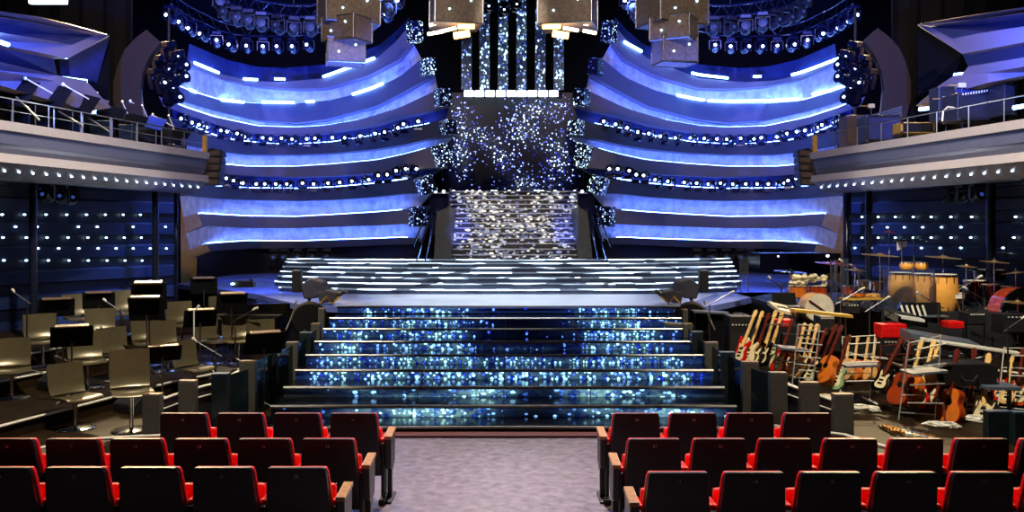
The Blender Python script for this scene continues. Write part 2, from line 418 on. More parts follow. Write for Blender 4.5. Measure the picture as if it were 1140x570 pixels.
def ledbar(x0,y0,x1,y1,Y,lab,th=.05,m='bar',Y2=None):
    a = P(x0,y0,Y); b = P(x1,y1,Y2 or Y); o = MB().tube([a, a.lerp(b,.03), a.lerp(b,.97), b], [th*.4,th*.5,th*.5,th*.4], 8).build('led_bar', m, smooth=True)
    return tag(o, lab, 'light', 'LED bars')
for a in [(-8,44,10,50,14.6,'blue-white LED bar tucked at the frame edge of the chair-side upper box'),
          (58,60,75,64,17.4,'blue-white LED bar at the inner corner of the chair-side upper box'),
          (22,81.5,42,83.5,16.3,'short LED bar along the lower ledge of the chair-side upper box, over the music stands'),
          (55,85,97,90.5,17.4,'long LED bar at the tip of the lower ledge, chair-side upper box'),
          (1084,54,1144,43,16.2,'long bright LED bar inside the guitar-side upper box'),
          (1062,83.5,1076,82,18.2,'short LED bar at the tip of the lower ledge, guitar-side upper box'),
          (1118,77,1145,73,15.4,'LED bar under the lower ledge of the guitar-side upper box'),
          (1023,122,1046,119,18.3,'short blue LED bar lighting the tip of the sloping ledge, guitar side'),
          (100,124,117,125,18.4,'short blue LED bar lighting the tip of the sloping ledge, orchestra-chair side'),
          (1128,120,1146,117,14.6,'blue LED bar low behind the balcony rail beyond the amplifiers')]:
    ledbar(*a, th=.07)
slab_w = MB().prism([P(32,-6,15.5),P(73,-6,15.5),P(73,3.5,15.5),P(32,3.5,15.5)], (0,.08,0)).build('ceiling_light', 'white_e'); tag(slab_w, 'flat white rectangular lamp panel high above the chair-side upper box', 'light')

# curved fins beside the shells
def fin(sd):
    pts = [(163,33),(150,43),(139,55),(131,72),(126,92),(126,112),(131,134),(162,138),(158,118),(156,100),(158,82),(164,67),(171,56),(179,47)]
    if sd > 0: pts = [(1140-x,y) for x, y in pts]; pts = [(x+ (0), y-2) for x, y in pts]
    o = MB().prism([P(x,y,21.5) for x, y in pts], (sd*.2,.6,0)).build('curved_fin', 'brown')
    tag(o, 'tall curved brown-grey fin beside the shell, behind the balcony, '+SIDE[sd], 'panel', 'curved fins flanking the shells')
fin(-1); fin(1)
for sd in (-1,1):   # dark side drapes filling behind the boxes
    mb = MB()
    pts = []
    for i in range(25):
        x = sd*(9.9+ i*.2); y = 22.6+.12*math.sin(i*1.9); pts.append((x,y))
    mb.loft([[Vector((x,y,4.3)), Vector((x,y,13.9)), Vector((x,y+.06,13.9)), Vector((x,y+.06,4.3))] for x, y in pts])
    tag(mb.build('stage_drape','dark',smooth=True), 'black pleated drape hanging behind the curved fin on the '+SIDE[sd], 'curtain', 'black side drapes')

# ================= the shells =================
YT = [(150,24.5),(166,25),(201,26),(245,28.5),(290,30),(330,30.2),(370,29.8),(419,28.5),(452,27.5),(490,26.8),(510,26.4)]
def YF(px): return interp(YT, px)
E = [
 [(201,63),(245,82),(280,90),(312,91.5),(362,87),(419,65),(440,47),(452,33)],
 [(201,66.5),(245,88),(286,96),(330,99),(362,98),(410,84),(444,66),(458,48)],
 [(166,78),(190,92),(214,102),(248,112),(286,115),(330,115),(370,111),(410,101),(444,86),(471,64)],
 [(172,97),(192,109),(239,123),(286,134),(330,137),(362,133),(419,118),(444,105),(482,84)],
 [(176,106),(205,119),(239,130),(286,140),(330,141.5),(362,139.5),(400,133),(444,120),(487,100)],
 [(182,118),(223,133),(260,145),(286,149),(330,150),(369,147),(419,139),(444,131),(475,124),(500,117)],
 [(186,128),(236,150),(260,156),(300,160),(330,160.5),(369,158),(419,150),(444,143.5),(475,138),(493,133)],
 [(200,160),(240,168),(275,172),(330,172),(369,170.5),(419,166),(448,161.5),(480,154),(505,150)],
 [(200,176),(240,182),(275,185),(330,185),(369,182.5),(419,178),(448,172),(470,166),(488,161)],
 [(200,190),(240,193),(275,195.5),(330,197),(369,196),(419,193),(448,190),(480,187),(497,186)],
 [(200,203),(238,207),(275,209.5),(330,210),(369,208.5),(419,204),(448,200),(466,197)],
 [(200,217),(240,221),(275,222.5),(330,223.5),(369,222.5),(419,219),(448,215.5),(481,214)],
 [(204,242),(221,237.5),(275,240.5),(330,241),(369,239),(419,236),(448,233.5),(460,231)],
 [(207,260),(225,251),(275,254),(330,254),(369,252.5),(419,251),(448,249.5),(474,249)],
 [(211,278),(231,271),(275,268),(330,268.5),(369,267),(419,265.5),(448,264),(466,266)],
 [(215,287),(234,280),(275,277),(369,275.5),(448,272),(462,272)],
]
def edge(i, sd, off=0.0, N=40):
    """edge i as a list of (px, y) resampled over its own span"""
    tab = E[i]; a = tab[0][0]; b = tab[-1][0]
    return [(a+(b-a)*k/(N-1), interp(tab, a+(b-a)*k/(N-1))) for k in range(N)]
def pt(px, y, sd, off=0, dz=0):
    Y = YF(px); p = P(px, y, Y); p.y += off; p.z += dz
    if sd > 0: p.x = -p.x
    return p
def band(i, j, sd, d0, d1, name, m, parent=None, dzt=0, dzb=0, ext=0):
    A = edge(i, sd); B = edge(j, sd); rings = []
    for (xa, ya), (xb, yb) in zip(A, B):
        rings.append([pt(xa,ya,sd,d0,dzt), pt(xb,yb,sd,d0,dzb), pt(xb,yb,sd,d1,dzb), pt(xa,ya,sd,d1,dzt)])
    return MB().loft(rings).build(name, m, parent, smooth=True)
M['cap'] = led('sparkle_cap', scale=(16,16,16), dens=.8, bias=.25, strength=4, c0=(.2,.3,.8), c1=(.85,1,1), dot=.42, base=(.01,.012,.03))
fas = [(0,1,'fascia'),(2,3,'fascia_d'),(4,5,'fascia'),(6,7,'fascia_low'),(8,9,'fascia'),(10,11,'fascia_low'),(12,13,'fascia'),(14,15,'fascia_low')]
cov = [(1,2,'C'),(3,4,'C'),(5,6,'L'),(7,8,'C'),(9,10,'L'),(11,12,'W'),(13,14,'W')]
capc = [(462,36,13,22),(477,75,12,18),(493,109,14,19),(499,142,13,16),(492,173,14,25),(474,206,17,19),(466,241,17,22),(459,268,8,10)]
for sd in (-1,1):
    who = SIDE[sd]
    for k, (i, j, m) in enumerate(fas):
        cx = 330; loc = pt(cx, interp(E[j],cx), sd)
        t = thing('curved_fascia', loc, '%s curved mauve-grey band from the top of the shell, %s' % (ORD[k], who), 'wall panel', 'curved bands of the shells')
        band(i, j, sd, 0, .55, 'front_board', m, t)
        if k < 7:
            x, y, w, h = capc[k]; c = pt(x, y, sd, -.05); s = YF(x)/F
            MB().box(c, (w*s, .45, h*s), rz=sd*-.5, ry=sd*(.35 if k in (4,5) else 0.05)).build('sparkle_cap', 'cap', t)
        if k >= 6:   # tan folded ends
            ids = ([(204,242),(220.5,237),(225.5,251),(207,260)] if k == 6 else [(211,278),(230,271),(234,280),(215,287)])
            MB().prism([pt(x,y,sd,-.06) for x, y in ids], (0,.05,0)).build('tan_end_board', 'tan', t)
    for k, (i, j, ty) in enumerate(cov):
        cx = 330; loc = pt(cx, interp(E[j],cx), sd, .5)
        nm = 'fabric_cove' if ty != 'L' else 'lamp_ledge'
        lb = '%s %s recess from the top of the shell, %s' % (ORD[k], 'blue-lit cloth' if ty != 'L' else 'dark blue lamp', who)
        t = thing(nm, loc, lb, 'wall panel', 'recesses of the shells')
        # back panel a little behind the bands
        A = edge(i, sd); B = edge(j, sd); rings = []
        lean = .15 if ty != 'W' else .30
        for (xa, ya), (xb, yb) in zip(A, B):
            rings.append([pt(xa,ya,sd,.60-lean*.3,.10), pt(xb,yb,sd,.50+lean*.3,-.12), pt(xb,yb,sd,.70+lean,-.12), pt(xa,ya,sd,.70+lean,.10)])
        MB().loft(rings).build('cloth_panel' if ty != 'L' else 'back_board', 'cloth' if ty != 'L' else 'blueback', t, smooth=True)
        if k in (5,6):
            ids = [(200,218),(204,242),(222,237),(216,217)] if k == 5 else [(207,260),(211,278),(232,271),(226,251)]
            MB().prism([pt(x,y,sd,.0) for x, y in ids[:2]]+[pt(x,y,sd,.42) for x, y in ids[2:]], (0,.03,0)).build('folded_cloth_end', 'cloth', t)
        # led strip resting on the band below
        A = edge(j, sd); s0 = 2 if ty != 'L' else 3
        th = .022 if ty != 'L' else .03
        rings = [[pt(x,y,sd,.12,.0), pt(x,y,sd,.12,th), pt(x,y,sd,.20,th), pt(x,y,sd,.20,.0)] for x, y in A[s0:-2]]
        MB().loft(rings).build('led_strip', 'cove' if k != 0 else 'cove2', t, smooth=False)
    # bright bars on the top band and first cove
    segs = [(217,72.5,244,83),(272,89,287,90),(306,89,318,89.5),(360,86,417,66),(247,112.5,272,115),(292,114.5,328,115.5),(212,101.5,219,104),(341,114.5,350,114),(393,107,426,95)] if sd < 0 else \
           [(695,48,714,58.5),(727,65,751,75),(770,81,810,86.5),(838,86.5,847,86.5),(881,84,940,65),(754,107,784,113),(788,114,888,110),(904,106,918,103),(922,102,948,94)]
    for k, (x0,y0,x1,y1) in enumerate(segs):
        lx0 = x0 if sd < 0 else 1140-x0; lx1 = x1 if sd < 0 else 1140-x1
        a = pt(lx0,y0,sd,-.04,.02); b = pt(lx1,y1,sd,-.04,.02)
        n = 7; ps = []
        for q in range(n):
            f = q/(n-1); lx = lx0+(lx1-lx0)*f; 
            if abs(lx1-lx0) > 25:
                # follow the band
                tab = E[0] if (k < 4 and sd < 0) or (k < 5 and sd > 0) else E[2]
                yy = interp(tab, lx); 
                y_lin = y0+(y1-y0)*f; yy = .5*yy+.5*y_lin
            else: yy = y0+(y1-y0)*f
            ps.append(pt(lx, yy-1, sd, -.05, 0))
        o = MB().tube(ps, .045, 6).build('led_bar', 'bar', smooth=True)
        where = 'top edge' if (k < 4 and sd < 0) or (k < 5 and sd > 0) else 'first cloth recess'
        idx = k if where == 'top edge' else k-(4 if sd < 0 else 5)
        tag(o, '%s glowing cyan LED bar listed along the %s of the shell, %s' % (ORD[idx], where, who), 'light', 'cyan LED bars on the shells')
    # added board above the top band, its blue standing in for LED glow
    A = edge(0, sd); rings = []
    for x, y in A: rings.append([pt(x,y+2,sd,.5), pt(x,y-20,sd,.7), pt(x,y-20,sd,.8), pt(x,y+2,sd,.8)])
    tag(MB().loft(rings).build('blue_glow_board','blueback',smooth=True), 'dark blue board standing in for the glow above the top shell band, '+who, 'wall panel')
    # tan corner below the bands
    mb = MB().prism([pt(x,y,sd,.15) for x, y in [(199,218),(204,242),(207,260),(211,278),(215,287),(214,320),(199,322),(199,262)]], (0,.2,0))
    tag(mb.build('shell_corner', 'tan'), 'folded tan corner panel closing the low end of the shell, '+who, 'wall panel')
    # dark skirt behind, below the last band
    mb = MB(); rings = []
    for k in range(20):
        px = 214 + (466-214)*k/19; y = interp(E[15], px)
        rings.append([pt(px,y-3,sd,.5), Vector((pt(px,y,sd,.5).x, pt(px,y,sd,.5).y, 0)), Vector((pt(px,y,sd,.7).x, pt(px,y,sd,.7).y, 0)), pt(px,y-3,sd,.7)])
    tag(mb.loft(rings).build('dark_plinth', 'black', smooth=True), 'unlit black plinth under the curved bands of the shell, '+who, 'wall panel')

# ================= moving heads =================
def moving_head(name, lens_m, up=1, lr=.045, body='lamp_body'):
    root = thing(name, (0,0,0), 'x', 'stage light')
    MB().box((0,0,-.0), (.28,.24,.10), taper=.9).build('base', body, root, bev=.015, world=False)
    y = MB(); y.box((0,0,up*.07), (.34,.08,.04)); y.box((-.165,0,up*.20), (.035,.10,.26)); y.box((.165,0,up*.20), (.035,.10,.26))
    y.build('yoke', body, root, bev=.01, world=False)
    m = Matrix.Rotation(R(90),4,'X') @ Matrix.Rotation(R(12*up),4,'X')
    prof = [(0,-.19),(.09,-.185),(.125,-.13),(.13,-.02),(.11,.06),(.105,.13),(.125,.17),(.12,.185),(.10,.19),(0,.188)]
    h = MB().lathe(prof, (0,0,up*.27), 16, m).build('head', body, root, smooth=True, world=False)
    MB().lathe([(0,.189),(lr,.19),(lr*.9,.205),(0,.215)], (0,0,up*.27), 12, m).build('lens', lens_m, h, smooth=True, world=False)
    return Proto(root)
mh_up = moving_head('moving_head_light', 'lens', 1)
mh_dn = moving_head('moving_head_light', 'lens', -1)
mh_dim = moving_head('moving_head_light', 'lens_dim', -1, .045, 'black')  # dim light on these lamps put into the darker body colour
L1 = [(80,35),(98,49),(135,57),(158,66),(200,77),(228,81),(272,88),(300,100),(350,103),(385,107),(430,105),(467,108),(512,107),(548,105),(600,103),(652,103),(700,97),(750,88),(792,83),(828,68),(857,55),(905,45)]
L2 = [(227,245),(258,253),(288,262),(330,265),(369,265),(410,265),(449,265),(495,262),(537,265),(583,262),(625,260),(675,255),(722,250),(765,235),(800,232),(831,218),(862,212),(888,212)]
A3 = [(207,31.6),(217,38.5),(228,45),(241,50.5),(255,57),(270.5,61.5),(287,62.5),(304,63),(320,63),(336,63),(353,61.5),(408,50.5),(422,38),(437,30),(449,16)]
T4 = [(245,4),(251,16),(264,22),(277,25),(291,28),(310,31),(327,33),(346,33),(372,26),(392,24),(415,20),(433,12)]
for sd in (-1,1):
    who = SIDE[sd]
    for nm, tab, pr, rowname in (('L1',L1,mh_up,'upper lamp ledge'),('L2',L2,mh_up,'lower lamp ledge'),):
        pts = [(180+x/3.168, 120+y/3.168) for x, y in tab]; pts = pts[::-1]
        for k, (px, py) in enumerate(pts):
            if sd > 0: px += rnd.uniform(-1.2,1.2)
            p = pt(px, py, sd, .02); p.z -= .27
            pr.place(p, rz=rnd.uniform(-.5,.5)+sd*-.25, scale=.98, label='moving-head spotlight on the %s, %s, %s from the staircase' % (rowname, who, ORD[k]), group='moving heads on the %s, %s' % (rowname, who))
    for k, (px, py) in enumerate(A3[::-1]):
        p = pt(px, py, sd, -1.2); p.z += .27+.05
        mh_dn.place(p, rz=rnd.uniform(-.3,.3), scale=1.12, label='hanging moving-head spotlight in the arc above the shell, %s, %s from the screen' % (who, ORD[k]), group='hanging moving heads above the shell, '+who)
    for k, (px, py) in enumerate(T4[::-1]):
        Y = 24; p = P(px, py, Y); p.x = p.x if sd < 0 else -p.x; p.z += .3
        mh_dim.place(p, rz=rnd.uniform(-.5,.5), scale=1.15, label='unlit moving head on the high dark truss, %s, %s from the screen' % (who, ORD[k]), group='unlit lamps on the high truss, '+who)
    # trusses
    for nm, tab, dz, Yv, lb in (('a',A3,.62,None,'curved dark lighting pipe carrying the hanging spotlights'),('b',T4,.55,24,'high curved dark truss carrying unlit lamps')):
        ps = []
        for px, py in tab:
            p = pt(px, py, sd, -1.2) if Yv is None else P(px, py, Yv)
            if Yv and sd > 0: p.x = -p.x
            p.z += dz-.18; ps.append(p)
        tr = thing('lighting_truss', ps[0], lb+', '+who, 'truss')
        MB().tube(ps, .03, 6).build('lower_pipe', 'lamp_body', tr)
        MB().tube([q+Vector((0,0,.3)) for q in ps], .03, 6).build('upper_pipe', 'lamp_body', tr)
        mb = MB()
        for q0, q1 in zip(ps, ps[1:]):
            mb.tube([q0, (q0+q1)/2+Vector((0,0,.3))], .012, 5); mb.tube([(q0+q1)/2+Vector((0,0,.3)), q1], .012, 5)
        mb.build('lattice', 'lamp_body', tr)
        MB().tube([ps[len(ps)//2]+Vector((0,0,.3)), Vector((ps[len(ps)//2].x, ps[len(ps)//2].y, 13.95))], .015, 5).build('hanging_cable', 'black', tr)
    # five floor lamps below the shell
    for k, px in enumerate((309,320,335,351,367)):
        p = pt(px, 291, sd, -.4); mh_dim2 = mh_dim.place((p.x,p.y,EYE-(292-HY)*p.y/F+.42), rz=0, scale=1.05, label='unlit lamp standing below the shell, %s, %s from the outer edge' % (who, ORD[k]), group='unlit lamps below the shell, '+who)
# cluster at the outer ends of the shells
mh_big = moving_head('wash_light', 'lens', -1, .028)
for sd in (-1,1):
    for k, (px, py) in enumerate([(186,62),(177,77),(196,72),(181,97),(196,85),(189,108),(172,92)]):
        p = P(px, py, 22.4); p.x = p.x if sd < 0 else -p.x; p.z += .3
        mh_big.place(p, rz=sd*-1.2, scale=1.35, ry=sd*.3, label='large dark wash light clustered beside the curved fin, %s, number %s' % (SIDE[sd], ORD[k]), group='wash lights beside the curved fin, '+SIDE[sd])
    p = P(186,60,22.4); p.x *= -sd
    q = P(186,118,22.4); q.x *= -sd
    m_ = MB().tube([p+Vector((0,.1,1.2)), q+Vector((0,.1,-2.5))], .04, 6).build('lighting_pole','black'); tag(m_, 'vertical black pole carrying the wash lights, '+SIDE[sd], 'pole')
# ================= stage =================
front = [(-3.42,17.0),(3.30,17.0)]
wingL = [(-3.42,17.0),(-4.1,17.25),(-5.0,18.6),(-5.9,20.2),(-7.7,22.4),(-9.4,24.2),(-9.4,38),(0,38)]
wingR = [(0,38),(9.4,38),(9.4,24.2),(7.7,22.4),(5.9,20.2),(4.9,18.6),(4.0,17.25),(3.30,17.0)]
poly = wingL + wingR[1:]
mb = MB(); mb.prism([Vector((x,y,1.08)) for x,y in poly], (0,0,.12))
st = mb.build('stage_deck', 'stage'); tag(st, 'blue-lit glossy stage floor curving out to both wings above the steps', 'stage', kind='structure')
inner = [(x*.985, y+.10) for x, y in poly]
tag(MB().prism([Vector((x,y,0)) for x,y in inner], (0,0,1.09)).build('stage_skirt', 'black'), 'black skirt closing the space under the stage edge', 'stage', kind='structure')
tag(MB().prism([Vector(v) for v in ((-3.42,17.0,1.2),(3.30,17.0,1.2),(4.7,20.2,1.2),(-4.75,20.2,1.2))], (0,0,.006)).build('apron_floor', 'apron'), 'pale glossy apron floor between the LED stage steps and the glass steps', 'stage', kind='structure')

def led_lines():
    m = bpy.data.materials.new('led_step_lines'); m.use_nodes = True; nt = m.node_tree; b = nt.nodes['Principled BSDF']
    b.inputs['Base Color'].default_value = (.02,.03,.06,1); b.inputs['Roughness'].default_value = .2
    g = nt.nodes.new('ShaderNodeNewGeometry')
    mp = nt.nodes.new('ShaderNodeMapping'); mp.inputs['Scale'].default_value = (.9,.0,14); nt.links.new(g.outputs['Position'], mp.inputs[0])
    nz = nt.nodes.new('ShaderNodeTexNoise'); nz.inputs['Scale'].default_value = 1; nz.inputs['Detail'].default_value = 1; nt.links.new(mp.outputs[0], nz.inputs[0])
    seg = math_n(nt, 'GREATER_THAN', nz.outputs['Fac'], .50)
    mp2 = nt.nodes.new('ShaderNodeMapping'); mp2.inputs['Scale'].default_value = (1.7,0,12); nt.links.new(g.outputs['Position'], mp2.inputs[0])
    v = nt.nodes.new('ShaderNodeTexVoronoi'); v.inputs['Scale'].default_value = 1; nt.links.new(mp2.outputs[0], v.inputs[0])
    dots = math_n(nt, 'LESS_THAN', v.outputs['Distance'], .15)
    s = math_n(nt, 'ADD', math_n(nt, 'MULTIPLY', seg, 2.6), math_n(nt, 'MULTIPLY', dots, 8))
    b.inputs['Emission Color'].default_value = (.62,.80,1,1); nt.links.new(math_n(nt,'ADD',s,.25), b.inputs['Emission Strength'])
    return m
M['led_lines'] = led_lines()
M['step_top'] = mat('step_tread_gloss', (.30,.34,.42), .22, .2, var=.3, scale=2)
# wide LED steps on the stage
zz = 1.2
YS = [20.2,21.1,22.05,23.0,23.95,24.9,25.7]
for i, Y in enumerate(YS):
    h = .078 + (.01 if i < 6 else 0)
    hw = interp([(20,5.75),(26,6.9)], Y) * (1 if i else .97)
    arc = lambda s, y0, w: [Vector((w*math.sin(a), y0+ (1-math.cos(a))*2.2, 0)) for a in [(-1.35+2.7*k/28) for k in range(29)]] 
    def outline(y0, w):
        pts = []
        for k in range(33):
            u = -1+2*k/32; x = w*u; pts.append(Vector((x-.1, y0+1.1*abs(u)**3.2, 0)))
        return pts
    o = outline(Y, hw); t = thing('led_stage_step', (0,Y,zz), '%s wide curved stage step from the apron, edged with broken white LED lines' % ORD[i], 'step', 'wide LED steps on the stage')
    mb = MB(); yb = 33.5 if i == 6 else Y+2.6
    top = [p+Vector((0,0,zz+h)) for p in o]
    mb.prism([Vector((top[0].x,yb,zz+h))]+top+[Vector((top[-1].x,yb,zz+h))], (0,0,-.02)).build('tread', 'step_top', t)
    mb = MB(); mb.loft([[p+Vector((0,0,zz)), p+Vector((0,0,zz+h*.999)), p+Vector((0,.04,zz+h*.99)), p+Vector((0,.04,zz))] for p in o])
    mb.build('riser', 'step_top', t)
    mb = MB(); mb.loft([[p+Vector((0,-.03,zz+h-.002)), p+Vector((0,-.03,zz+h+.036)), p+Vector((0,.02,zz+h+.036)), p+Vector((0,.02,zz+h-.002))] for p in o]); mb.build('led_edge_line', 'led_lines', t)
    zz += h
ZT = zz
# glass steps down to the stalls
M['led_blue'] = led('led_riser_blue', scale=(19,1,19), dens=.85, bias=.02, strength=3.4, c0=(.06,.20,1), c1=(.62,.92,1), mscale=1, stretch=(1.2,0,1.5), mlo=.35, mhi=.62, dot=.5, glow=.22, base=(.01,.03,.12), off=3.3, blobs=[(-1.55,.9,.75,2,0),(-2.9,.8,.35,.6,0),(2.0,.9,.8,2,0),(-.9,.5,1.2,.16,0),(1.0,.45,1.6,.14,0)])
M['led_cyan'] = led('led_riser_cyan', scale=(15,1,24), dens=.7, bias=.02, strength=2.6, c0=(.12,.35,.85), c1=(.72,1,1), mscale=1, stretch=(1.0,0,2), mlo=.35, mhi=.60, dot=.6, glow=.55, base=(.03,.045,.05), off=7.1, blobs=[(-1.4,.12,.8,.12,0),(-.35,.35,.5,.12,0),(1.3,.3,.5,.2,0),(2.3,.12,.5,.12,0),(2.0,.45,.5,.12,0),(-2.4,.42,.5,.1,0)])
NB = [(341,1.2)]
steps = [354,366,380,395,412,431,452,474]
zs = [1.06,.92,.78,.64,.50,.36,.22,.08]
Yk = [17.0]+[(EYE-z)*F/(y-HY) for y, z in zip(steps, zs)]
XC = -.12
for k in range(8):
    z1 = zs[k]; Yf = Yk[k+1]; Yb = Yk[k]; hw = 3.27 if k < 7 else 3.9
    t = thing('glass_step', (XC,Yf,z1-.14), '%s mirror-black step below the stage edge, with glowing LED riser and metal nosing' % ORD[k], 'step', 'glass steps in front of the stage')
    zl = z1 - .14 if k < 7 else .0
    seg = 1 if k < 7 else 24
    def fx(u): # plan of the front edge
        return Vector((XC+hw*u, Yf - (0 if k < 7 else 0)*u*u, 0))
    if k < 7:
        MB().box((XC,(Yf+Yb)/2+.02,z1-.02), (2*hw,Yb-Yf+.04,.03)).build('tread', 'glass_dark', t)
        MB().box((XC,Yf+.02,(z1+zl)/2-.03), (2*hw,.03,z1-zl-.02)).build('led_riser', 'led_blue' if k < 5 else 'led_cyan', t)
        MB().tube([(XC-hw,Yf-.01,z1-.005),(XC+hw,Yf-.01,z1-.005)], .017 if k<4 else .022, 6).build('nosing', 'nosing', t)
        for q in range(-2,3):
            MB().box((XC+q*1.28, Yf-.002, (z1+zl)/2-.02), (.014,.02,z1-zl-.02)).build('riser_divider', 'steel', t)
    else:
        pts = [Vector((XC+hw*u, Yf-.10+.10*abs(u)**2*-1.3, 0)) for u in [-1+2*i/24 for i in range(25)]]
        pts2 = [Vector((p.x, Yb+.04, 0)) for p in pts]
        MB().prism([p+Vector((0,0,z1-.03)) for p in pts+pts2[::-1]], (0,0,.02)).build('tread', 'glass_dark', t)
        MB().tube([p+Vector((0,0,z1)) for p in pts], .02, 6).build('nosing', 'nosing', t)
        MB().loft([[p+Vector((0,.02,0)), p+Vector((0,.02,z1-.02)), p+Vector((0,.05,z1-.02)), p+Vector((0,.05,0))] for p in pts]).build('kick_board', 'black', t)
# top riser below the stage edge
tag(MB().box((XC,16.99,1.12), (6.56,.03,.09)).build('stage_edge_riser', 'led_blue'), 'top LED strip riser directly under the pale stage edge', 'step')
tag(MB().tube([(-3.42,16.97,1.2),(3.3,16.97,1.2)], .02, 6).build('stage_edge_trim', 'black'), 'thin black edging along the front of the pale apron', 'edging', kind='structure')

# guard posts stepping down beside the glass steps, and on round the orchestra pits
def gpost(px0, px1, ytop, Y, lab, m='post', zb=0.0, depth=.13):
    a = P(px0, ytop, Y); b = P(px1, ytop, Y); w = b.x-a.x
    if zb is None: zb = 0
    t = thing('pit_divider', ((a.x+b.x)/2, Y, zb), lab, 'panel', 'slim panels beside the steps and pits')
    MB().box(((a.x+b.x)/2, Y+depth/2, (a.z+zb)/2), (w, depth, a.z-zb)).build('body', m, t, bev=.008)
    MB().box(((a.x+b.x)/2, Y+depth/2, a.z+.006), (w*.98, depth*.96, .012)).build('top_cap', 'tantop' if m == 'post' else 'greyp', t)
LP = [(354,361,344,16.5,'post'),(346,356,361,15.5,'post'),(333,346,371,14.8,'post_d'),(318,331,382,14.1,'post'),(294,309,392,13.2,'post_d'),(266,284,403,12.3,'post'),(235,253,417,11.75,'post_d'),(198,217,425,11.55,'post'),(158,178,440,11.35,'post')]
RP = [(760,766,345,16.5,'post'),(761,771,361,15.5,'post'),(770,783,370,14.8,'post_d'),(785,800,382,14.1,'post'),(802,819,393,13.2,'post_d'),(827,845,404,12.3,'post'),(858,877,416,11.75,'post'),(892,913,427,11.55,'post'),(929,951,440,11.35,'post'),(1100,1127,459,11.0,'post_d'),(1130,1150,460,10.8,'post_d')]
for k, (a, b, y, Y, m) in enumerate(LP):
    gpost(a,b,y,Y,'%s upright grey panel down from the stage corner on the orchestra-chair side' % ORD[k], m)
for k, (a, b, y, Y, m) in enumerate(RP):
    gpost(a,b,y,Y,'%s upright grey panel down from the stage corner on the guitar side' % ORD[k], m)
# reflective wedges between posts (stair flanks)
for sd, LPx in ((-1,LP),(1,RP)):
    for k in range(1,6):
        a = P(LPx[k][0], HY, LPx[k][3]); b = P(LPx[k+1][0], HY, LPx[k+1][3])
        x0 = (a.x+ (P(LPx[k][1],HY,LPx[k][3]).x))/2; x1 = (b.x+P(LPx[k+1][1],HY,LPx[k+1][3]).x)/2
        zt = EYE-(LPx[k+1][2]-HY)*LPx[k+1][3]/F - .06
        o = MB().prism([(x0,LPx[k][3],0),(x1,LPx[k+1][3]+.28,0),(x1,LPx[k+1][3]+.28,zt),(x0,LPx[k][3],zt+.04)], (.02,0,0)).build('glass_infill', 'post_d')
        tag(o, 'mirrored infill sheet behind the %s upright panel from the stage corner, %s' % (ORD[k], SIDE[sd]), 'panel')
# low pit walls between the outer panels
def pitwall(pts, lab):
    t = thing('pit_barrier', pts[0], lab, 'low wall')
    mb = MB(); mb.loft([[Vector((x,y,0)), Vector((x,y,z)), Vector((x,y+.05,z)), Vector((x,y+.05,0))] for x,y,z in pts]).build('board', 'black', t)
    MB().tube([Vector((x,y,z+.0)) for x,y,z in pts], .018, 6).build('top_rail', 'edge', t)
    MB().tube([Vector((x,y-.02,z-.13)) for x,y,z in pts], .010, 6).build('lower_rail', 'edge', t)
def pp(px, py, Y): v = P(px,py,Y); return (v.x, v.y, v.z)
pitwall([pp(266,413,12.5),pp(243,426,11.95),pp(207,435,11.7),pp(168,449,11.5)], 'low black pit wall with pale rails between the upright panels, beside the orchestra chairs')
pitwall([pp(845,415,12.5),pp(868,425,11.95),pp(902,437,11.7),pp(940,450,11.5)], 'low black pit wall with pale rails between the upright panels, below the guitars')
def curb(pts, r, lab, m='edge', nm='floor_edge_strip'):
    tag(MB().tube(pts, r, 6).build(nm, m, smooth=True), lab, 'strip')
curb([pp(278,474,11.4),pp(200,484,11.25),pp(150,486,11.2),pp(100,489,11.15),pp(20,503,10.5)], .02, 'pale floor strip curving round the orchestra-chair pit behind the red seats')
curb([pp(862,474,11.4),pp(940,484,11.25),pp(985,497,10.7),pp(1040,508,10.2),pp(1100,520,9.6)], .02, 'pale floor strip curving round the guitar pit behind the red seats')

# aisle carpet
M['carpet'] = mat('grey_violet_aisle', (.47,.43,.48), .30, var=.35, scale=9, bump=.15, spec=.6)
tag(MB().box((-.12,8.2,.006), (9.0,6.0,.012)).build('aisle_floor', 'carpet'), 'worn grey-violet aisle floor between the two blocks of red seats', 'floor', kind='structure')
tag(MB().box((-.12,11.3,.02), (7.6,.22,.04)).build('threshold_strip', 'rose'), 'brown wooden strip at the head of the aisle, below the glass steps', 'strip')

# ================= central staircase and screens =================
NS = 14; y0 = 26.2; z0 = ZT; zt = 4.09; hw0, hw1 = 2.05, 2.24
M['stair_led'] = led('stair_sparkle', scale=(7,2,14), dens=.95, bias=.10, strength=1.3, c0=(.45,.55,.9), c1=(1,.98,.92), dot=.62, base=(.05,.05,.05), mlo=.3, mhi=.6, rough=.3, mscale=.9, spec=.4)
for k in range(NS):
    rise = (zt-z0)/NS; z = z0+rise*k; y = y0+k*.345; hw = hw0+(hw1-hw0)*k/NS - .35*(1-k/NS)*0
    t = thing('staircase_step', (.05,y,z), '%s step up of the silver staircase below the large screen' % ORD[k], 'step', 'steps of the silver staircase')
    MB().box((.05,y+.03,z+rise/2-.012), (2*hw,.04,rise-.024)).build('riser', 'stair_led', t)
    MB().box((.05,y+.18,z+rise-.012), (2*hw,.38,.024)).build('tread', 'step_top', t)
    MB().box((.05,y-.01,z+rise-.012), (2*hw,.03,.032)).build('nosing', 'nosing', t)
    mb = MB()
    for s in (-1,1):
        w = .16+.035*k
        mb.box((.05+s*(hw+.02),y+.17,z+rise*.5+.04), (.05,.36,rise+.10))
    mb.build('side_cheek', 'post', t)
